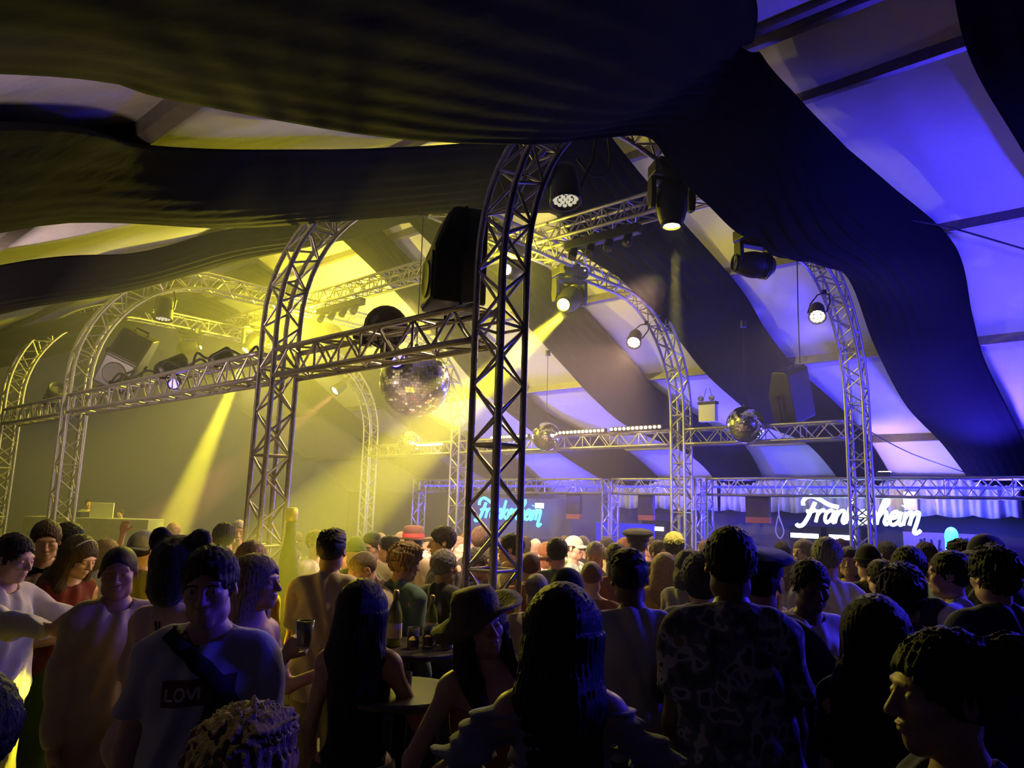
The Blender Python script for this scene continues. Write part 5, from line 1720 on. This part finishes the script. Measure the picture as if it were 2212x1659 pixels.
    person(992, 1160, 7.8, 30, 'fair guest just left of the near tower', hair=('short', 'ash'), skin='pink', top=('tee', 'white'), group=GB)
    # behind and right of the near tower
    person(1040, 1138, 6.9, 160, 'brown haired guest seen through the near tower', hair=('short', 'brown'), skin='pink', top=('tee', 'charcoal'), group=GB)
    person(1030, 1185, 5.6, 100, 'dark jacketed guest low behind the near tower', hair=('short', 'grey'), skin='pink', top=('jacket', 'black'), group=GB)
    person(1106, 1154, 6.3, -100, 'dark haired guest in cream seen through the near tower', hair=('short', 'dark'), skin='pink', top=('tee', 'cream'), group=GB)
    person(1075, 1165, 8.8, 15, 'far guest between the tower chords', sex='f', hair=('longfront', 'brown'), skin='pink', top=('tee', 'white'), group=GB)
    person(1146, 1192, 5.6, 175, 'cropped red lit head right of the near tower', hair=('buzz', 'ginger'), skin='pink', top=('tee', 'rust'), group=GB)
    person(1160, 1238, 4.3, 185, 'cropped grey head in pale shirt right of the near tower', hair=('buzz', 'grey'), skin='light', top=('tee', 'cream'), group=GA)
    person(1157, 1162, 9.0, 170, 'small bald head far behind, right of the tower', hair=None, skin='pink', top=('tee', 'white'), group=GB)
    person(1180, 1172, 7.6, 200, 'guest in pale pink behind the raised arm', sex='f', hair=('bob', 'ginger'), skin='pink', top=('tee', 'pink'), group=GB)
    person(1204, 1162, 6.1, 175, 'dark cropped man with a hand behind his head', hair=('short', 'dark'), skin='light', top=('tee', 'teal'), armL=((.75, .1, .35), (-.85, -.35, .25)), group=GB)
    person(1240, 1160, 7.9, 60, 'guest in a green cap', hair=('short', 'brown'), skin='light', top=('tee', 'mint'), hat=cap(CL['mint']), group=GB)
    person(1258, 1160, 8.6, 190, 'guest in a dark cap beside the green one', hair=('short', 'dark'), top=('tee', 'charcoal'), hat=cap(CL['charcoal'], True), group=GB)
    person(1286, 1172, 6.4, -15, 'white haired man facing the viewer with arm raised before him', hair=('short', 'white'), skin='light', top=('tee', 'mint'), armR=((.8, .3, .1), (.8, .4, -.3)), head=(0, 10, 0), group=GB)
    person(1331, 1174, 6.0, 185, 'brown haired woman left of the curly head', sex='f', hair=('bob', 'brown'), skin='light', top=('tee', 'rust'), group=GB)
    person(1278, 1212, 4.9, 172, 'cropped pink lit man in an open rust top, elbow out', hair=('buzz', 'ginger'), skin='pink', top=('open', 'rust'), armL=((.6, .3, -.5), (-.5, .7, .3)), group=GB)
    person(1226, 1232, 3.5, 178, 'guest in a black cap left of the curly haired boy', hair=('short', 'black'), top=('tee', 'charcoal'), hat=cap(CL['black'], True), fine=True, group=GA)
    t, J, raw, M, k = person(1355, 1190, 3.25, 184, 'boy with tight curls and grey t-shirt seen from behind', hair=('curlytop', 'black'), skin='dark', top=('tee', 'lightgrey'), bottom=('trousers', 'charcoal'), armL=((.4, .5, -.7), (.2, .9, .1)), armR=((.5, -.1, -.8), (.35, -.5, -.7)), head=(0, 6, 4), fine=True, group=GA)
    person(1378, 1150, 6.6, 170, 'guest in a shiny black peaked cap in the middle', hair=('short', 'black'), top=('jacket', 'black'), hat=police(CL['black'], M_SHINY), group=GB)
    person(1456, 1150, 6.4, 165, 'dark haired guest under the second arch foot', hair=('short', 'dark'), skin='pink', top=('tee', 'charcoal'), group=GB)
    person(1424, 1168, 7.2, 30, 'guest in white left of the second arch foot', hair=('short', 'brown'), skin='light', top=('shirt', 'white'), group=GB)
    person(1436, 1196, 6.05, 172, 'long blond woman in bright yellow top lit from above', sex='f', hair=('long', 'blond'), skin='light', top=('tee', 'yellow'), group=GB)
    person(1494, 1190, 4.9, 140, 'dark bobbed woman in grey beside the long blond one', sex='f', hair=('bob', 'dark'), skin='light', top=('tee', 'grey'), head=(-30, 8, 0), group=GB)
    person(1516, 1206, 3.7, 175, 'round black haired guest in grey jacket left of the camouflage shirt', hair=('afro', 'black'), skin='tan', top=('jacket', 'grey'), group=GA)
    person(1524, 1166, 7.8, 190, 'small orange lit head left of the camouflage shirt', hair=('buzz', 'ginger'), skin='pink', top=('tee', 'rust'), group=GB)
    # front row, centre
    t, J, raw, M, k = person(1022, 1288, 2.65, 15, 'woman with long dark hair under a wide brimmed straw hat', sex='f', hair=('longfront', 'dark'), skin='tan', top=('strap', 'rust'), bottom=('skirt', 'black'), armR=((.5, .2, -.8), (.2, .6, -.5)), armL=((.3, .1, -.9), (-.2, .7, 0)), head=(15, -4, -14), hat=sunhat(M_STRAW), fine=True, group=GA)
    person(1216, 1266, 2.1, 181, 'woman with long straight dark hair and ruffled off shoulder top, from behind', sex='f', hair=('long', 'black'), skin='tan', top=('offshoulder', M_KNIT), bottom=('skirt', 'black'), armL=((.72, .1, -.7), (.2, .6, -.6)), armR=((.72, .1, -.7), (.2, .6, -.6)), fine=True, group=GA)
    # right side
    person(1577, 1142, 2.6, 172, 'tall dark haired guest in a camouflage shirt', hair=('short', 'black'), skin='dark', top=('loose', M_CAMO), bottom=('trousers', 'black'), fine=True, group=GA)
    person(1640, 1200, 3.0, 165, 'guest in dark jacket and peaked cap, hand on hip', hair=('short', 'black'), skin='tan', top=('jacket', 'navy'), bottom=('trousers', 'black'), armL=ARM_HIP, armR=ARM_HIP, hat=police(CL['navy'], M_SHINY), fine=True, group=GA)
    person(1662, 1228, 4.6, 5, 'blond woman facing the viewer, yellow lit, beside the peaked cap', sex='f', hair=('longfront', 'blond'), skin='light', top=('tee', 'cream'), head=(0, 8, 6), group=GB)
    person(1706, 1206, 5.4, 40, 'ash blond guest behind the yellow lit woman', sex='f', hair=('bob', 'ash'), skin='light', top=('tee', 'lightgrey'), group=GB)
    person(1752, 1212, 3.4, 12, 'dark skinned man in a white t-shirt facing the viewer', hair=('short', 'black'), skin='dark', top=('tee', 'white'), bottom=('jeans', 'blue'), head=(-10, 12, 0), fine=True, group=GA)
    person(1784, 1162, 4.4, 178, 'grey cropped man in white t-shirt seen from behind', hair=('short', 'grey'), skin='light', top=('tee', 'white'), bottom=('jeans', 'blue'), fine=True, group=GA)
    person(1832, 1182, 6.2, -30, 'guest between the grey head and the arch foot', sex='f', hair=('bob', 'brown'), skin='light', top=('tee', 'mint'), group=GB)
    person(1874, 1180, 5.6, 170, 'guest in a small dark hat at the right arch foot', hair=('short', 'black'), top=('tee', 'charcoal'), hat=beanie(CL['black']), group=GB)
    person(1900, 1210, 4.8, 180, 'dark haired guest right of the arch foot', hair=('short', 'dark'), top=('tee', 'navy'), group=GB)
    person(1962, 1182, 3.8, 170, 'dark haired guest before the purple poster', hair=('short', 'black'), top=('tee', 'charcoal'), head=(-20, 5, 0), fine=True, group=GA)
    person(1944, 1225, 3.0, 160, 'guest whose brown hair has a violet rim of light', hair=('messy', 'brown'), top=('jacket', 'navy'), fine=True, group=GA)
    person(1886, 1290, 2.45, 170, 'woman with wide long black hair in the blue light', sex='f', hair=('longwide', 'black'), skin='tan', top=('tee', 'black'), bottom=('skirt', 'black'), armR=ARM_BENT, fine=True, group=GA)
    person(2052, 1192, 3.8, -125, 'man with cropped hair and pale collared shirt at right', hair=('short', 'dark'), skin='light', top=('shirt', 'white'), bottom=('jeans', 'blue'), armL=B, fine=True, group=GA)
    person(2128, 1158, 4.4, -80, 'guest in a dark flat cap below the poster corner', hair=('short', 'dark'), skin='light', top=('jacket', 'black'), hat=cap(CL['charcoal']), group=GA)
    person(2146, 1186, 3.2, 185, 'broad dark guest at the right edge', hair=('messy', 'black'), top=('jacket', 'navy'), fine=True, group=GA)
    person(2030, 1364, 1.45, -92, 'woman with hair tied in a bun, in profile close at bottom right', sex='f', hair=('bun', 'dark'), skin='tan', top=('tee', 'navy'), bottom=('trousers', 'black'), head=(0, 4, 0), fine=True, group=GA)
    person(525, 1548, 1.2, 185, 'tousled ash blond head close at the bottom edge', hair=('messy', 'blond'), skin='light', top=('tee', 'charcoal'), fine=True, group=GA)
    person(-58, 1455, 1.3, 235, 'dark clothed guest cut off by the lower left corner', hair=('short', 'black'), top=('jacket', 'black'), fine=True, group=GA)
    # a second thin row deep in the hall
    rng = random.Random(11)
    cols = ['white', 'cream', 'grey', 'charcoal', 'pink', 'teal', 'rust', 'olive', 'mint', 'navy']
    spots = [(420, 1152, 8.2), (640, 1150, 10.2), (735, 1158, 10.5), (822, 1152, 9.6), (1010, 1152, 9.8), (1128, 1160, 8.4), (1220, 1158, 10.4), (1310, 1162, 9.4), (1400, 1160, 9.0), (1350, 1162, 8.2), (1545, 1165, 6.8), (1600, 1165, 7.6), (1690, 1170, 8.0), (1735, 1166, 7.2), (1815, 1168, 8.6), (1915, 1170, 7.4), (2000, 1172, 7.0), (2075, 1170, 6.4)]
    words = ['beside the yellow beam', 'behind the bottle balloon', 'behind the curly haired man', 'behind the skullcap man', 'left of the near tower', 'right of the near tower', 'behind the raised elbow', 'behind the white haired man', 'under the left banner', 'behind the curly boy', 'behind the orange head', 'behind the camouflage shirt', 'left of the bright sign', 'below the bright sign', 'near the lit fridge', 'at the right arch foot', 'under the warm wall lamp', 'in front of the poster']
    for i, (x, y, d) in enumerate(spots):
        sx = 'f' if i % 3 == 1 else 'm'
        hr = ('bob' if i % 2 else 'tied') if sx == 'f' else ('short', 'side', 'messy')[i % 3]
        hc = ('dark', 'brown', 'black', 'ash', 'ginger')[i % 5]
        tp = cols[(i * 3) % 10]
        yaw = (170, -60, 20, 200, 120, -150)[i % 6]
        person(x, y, d, yaw, 'distant guest in %s top %s' % (tp, words[i]), sex=sx, hair=(hr, hc), skin=('pink', 'light', 'tan')[i % 3], top=('tee', tp), group='distant guests')
crowd()

# ------------------------------------------------------------------ things among the guests
def props():
    # inflatable bottle
    c = at(632, 1098, 6.25); top = c[2]
    t = thing('bottle_balloon', 'tall dark green inflatable bottle standing by the second tower', 'balloon', (c[0], c[1], 0))
    M_INF = mat('green_vinyl', (.022, .025, .006), .55, 0, .25, 6, .25, 14, spec=.25)
    prof = [(.09, 0.0), (.14, .03), (.155, .12), (.155, .85), (.15, 1.0), (.13, 1.2), (.09, 1.42), (.055, 1.60), (.042, 1.72), (.040, 1.86)]
    kz = (top - .05) / 1.86
    m = MB(); m.lathe([(r, z * kz) for r, z in prof], 22); m.build('bottle_body', M_INF, t, smooth=True)
    m = MB(); m.lathe([(.044, 1.80 * kz), (.048, 1.82 * kz), (.048, 1.90 * kz), (.03, 1.915 * kz)], 16); m.build('bottle_cap', mat('gold_foil', (.4, .3, .08), .35, .6), t, smooth=True)
    m = MB(); m.lathe([(.157, .42 * kz), (.158, .44 * kz), (.158, .78 * kz), (.157, .80 * kz)], 22, cap=False); m.build('bottle_label', mat('olive_label', (.06, .06, .02), .6), t, smooth=True)
    # high tables
    M_TT = mat('dark_table_top', (.03, .025, .022), .35)
    M_BOT = mat('green_bottle_glass', (.25, .32, .05), .08, 0, trans=.55, spec=.6)
    M_GL = mat('drinking_glass', (.95, .92, .8), .06, 0, trans=.9, spec=.6)
    for nm, px, py, d, r in (('round bar table with bottles between teal shirt and straw hat', 890, 1392, 4.7, .36), ('small bar table right of the black strap top', 866, 1490, 3.5, .28)):
        c = at(px, py, d)
        t = thing('bar_table', nm, 'table', (c[0], c[1], 0), 0, 'bar tables')
        m = MB(); m.lathe([(.27, 0), (.27, .02), (.05, .05)], 24); m.build('foot', M_BLACKM, t)
        m = MB(); m.tube([(0, 0, .03), (0, 0, c[2] - .02)], .035, 12); m.build('column', M_BLACKM, t)
        m = MB(); m.lathe([(r - .01, c[2] - .035), (r, c[2] - .025), (r, c[2] - .008), (r - .01, c[2])], 32); m.build('table_top', M_TT, t)
        if d > 4:
            def put_bottle(lab, dx, dy, k, name='sparkling_wine_bottle'):
                b = thing(name, lab, 'bottle', (c[0] + dx, c[1] + dy, c[2]), 0, 'bottles on the bar table')
                mm = MB(); mm.lathe([(.030 * k, 0), (.042 * k, .006), (.043 * k, .16 * k), (.036 * k, .20 * k), (.016 * k, .255 * k), (.0145 * k, .29 * k)], 18); mm.build('glass_body', M_BOT, b, smooth=True)
                mm = MB(); mm.lathe([(.017 * k, .25 * k), (.018 * k, .30 * k), (.012 * k, .312 * k)], 14); mm.build('foil_neck', mat('gold_foil', (.4, .3, .08), .35, .6), b, smooth=True)
                mm = MB(); mm.lathe([(.0436 * k, .05), (.0436 * k, .13 * k)], 18, cap=False); mm.build('bottle_label', CL['cream'], b)
            put_bottle('yellow glowing wine bottle at the left of the bar table', -.10, -.08, 1.05)
            put_bottle('shorter wine bottle at the back of the bar table', .10, .12, .9)
            for i, (dx, dy, lab) in enumerate(((0.02, -.12, 'empty glass in the middle of the bar table'), (.10, -.06, 'glass right of the wine bottle'), (.17, .0, 'glass near the edge of the bar table'), (.22, -.10, 'glass under the straw hat brim'))):
                g = thing('drinking_glass', lab, 'glass', (c[0] + dx, c[1] + dy, c[2]), 0, 'glasses on the bar table')
                mm = MB(); mm.lathe([(.028, 0), (.034, .004), (.036, .12), (.034, .12), (.031, .012)], 16, cap=False); mm.build('glass_wall', M_GL, g, smooth=True)
                mm = MB(); mm.lathe([(.0305, .006), (.033, .05 + .012 * i)], 16); mm.build('drink', mat('pale_drink', (.85, .65, .2), .1, trans=.5), g)
        else:
            g = thing('drinking_glass', 'low glass with yellow drink on the small bar table', 'glass', (c[0] + .02, c[1] - .08, c[2]))
            mm = MB(); mm.lathe([(.028, 0), (.034, .004), (.038, .09), (.036, .09), (.031, .012)], 16, cap=False); mm.build('glass_wall', M_GL, g, smooth=True)
            mm = MB(); mm.lathe([(.0305, .006), (.034, .05)], 16); mm.build('drink', mat('pale_drink', (.85, .65, .2), .1, trans=.5), g)
    # stage with desk and disc jockey, lost in the smoke
    def onw(px, py, dist):
        return at(px, py, dist)
    c = at(215, 1165, 14.0)
    t = thing('stage_riser', 'low stage riser hidden in the smoke at left', 'stage', (c[0], c[1], 0), 0)
    m = MB(); m.box((0, .4, .3), (5.0, 3.0, .6)); m.build('deck', M_BLACK, t, bevel=.01)
    m = MB(); m.box((0, -1.11, .3), (5.0, .02, .56)); m.build('front_cloth', M_SWAG, t)
    t = thing('dj_desk', 'disc jockey desk with white lit panel in the smoke', 'table', (c[0] + .1, c[1] - .4, .6))
    m = MB(); m.box((0, 0, .5), (2.2, .6, 1.0)); m.build('desk', CL['grey'], t, bevel=.01)
    m = MB(); m.box((.15, -.1, 1.13), (.42, .03, .28)); m.build('laptop', mat('white_plastic', (.75, .75, .78), .5), t, bevel=.004)
    m = MB(); m.box((-.4, -.05, 1.05), (.5, .35, .09)); m.build('mixer', M_BLACK, t, bevel=.006)
    person(192, 1078, 14.3, 40, 'disc jockey standing behind the desk in the smoke', hair=('short', 'dark'), top=('tee', 'grey'), armL=ARM_FWD, armR=ARM_FWD, lift=.6, group='guests on the stage')
    person(262, 1100, 14.2, -20, 'second performer on the smoky stage', hair=('short', 'brown'), top=('tee', 'white'), armL=ARM_FWD, armR=ARM_FWD, lift=.6, group='guests on the stage')
props()
def haze():
    def vol(name, label, mesh_b, dens, aniso, noise=0.0):
        mt = bpy.data.materials.new(name); mt.use_nodes = True
        nt = mt.node_tree
        nt.nodes.remove(nt.nodes['Principled BSDF'])
        vs = nt.nodes.new('ShaderNodeVolumeScatter')
        vs.inputs['Density'].default_value = dens
        vs.inputs['Anisotropy'].default_value = aniso
        if noise:
            tc = nt.nodes.new('ShaderNodeTexCoord')
            nz = nt.nodes.new('ShaderNodeTexNoise')
            nz.inputs['Scale'].default_value = noise
            nz.inputs['Detail'].default_value = 3
            mr = nt.nodes.new('ShaderNodeMapRange')
            mr.inputs['From Min'].default_value = .42
            mr.inputs['From Max'].default_value = .70
            mr.inputs['To Max'].default_value = dens
            nt.links.new(tc.outputs['Object'], nz.inputs['Vector'])
            nt.links.new(nz.outputs['Fac'], mr.inputs['Value'])
            nt.links.new(mr.outputs[0], vs.inputs['Density'])
        nt.links.new(vs.outputs[0], nt.nodes['Material Output'].inputs['Volume'])
        o = mesh_b.build(name, mt)
        tag(o, label, 'haze', kind='stuff')
    F = frame(AX, BX, UP)
    def blk(s0, s1, w0, w1):
        m = MB(); m.box(sw((s0 + s1) / 2, (w0 + w1) / 2, 3.0), (s1 - s0, w1 - w0, 6.0), F)
        return m
    vol('stage_haze', 'stage haze filling the left of the hall over the dance floor', blk(1.0, 14.3, -1.4, 4.3), 0.024, 0.35)
    vol('thin_haze', 'thin haze under the nearest arch', blk(-1.6, .98, -.5, 8.4), 0.007, 0.35)
    vol('thin_haze', 'thin haze between the dance floor and the bar', blk(1.0, 14.3, 4.32, 8.6), 0.009, 0.35)
haze()
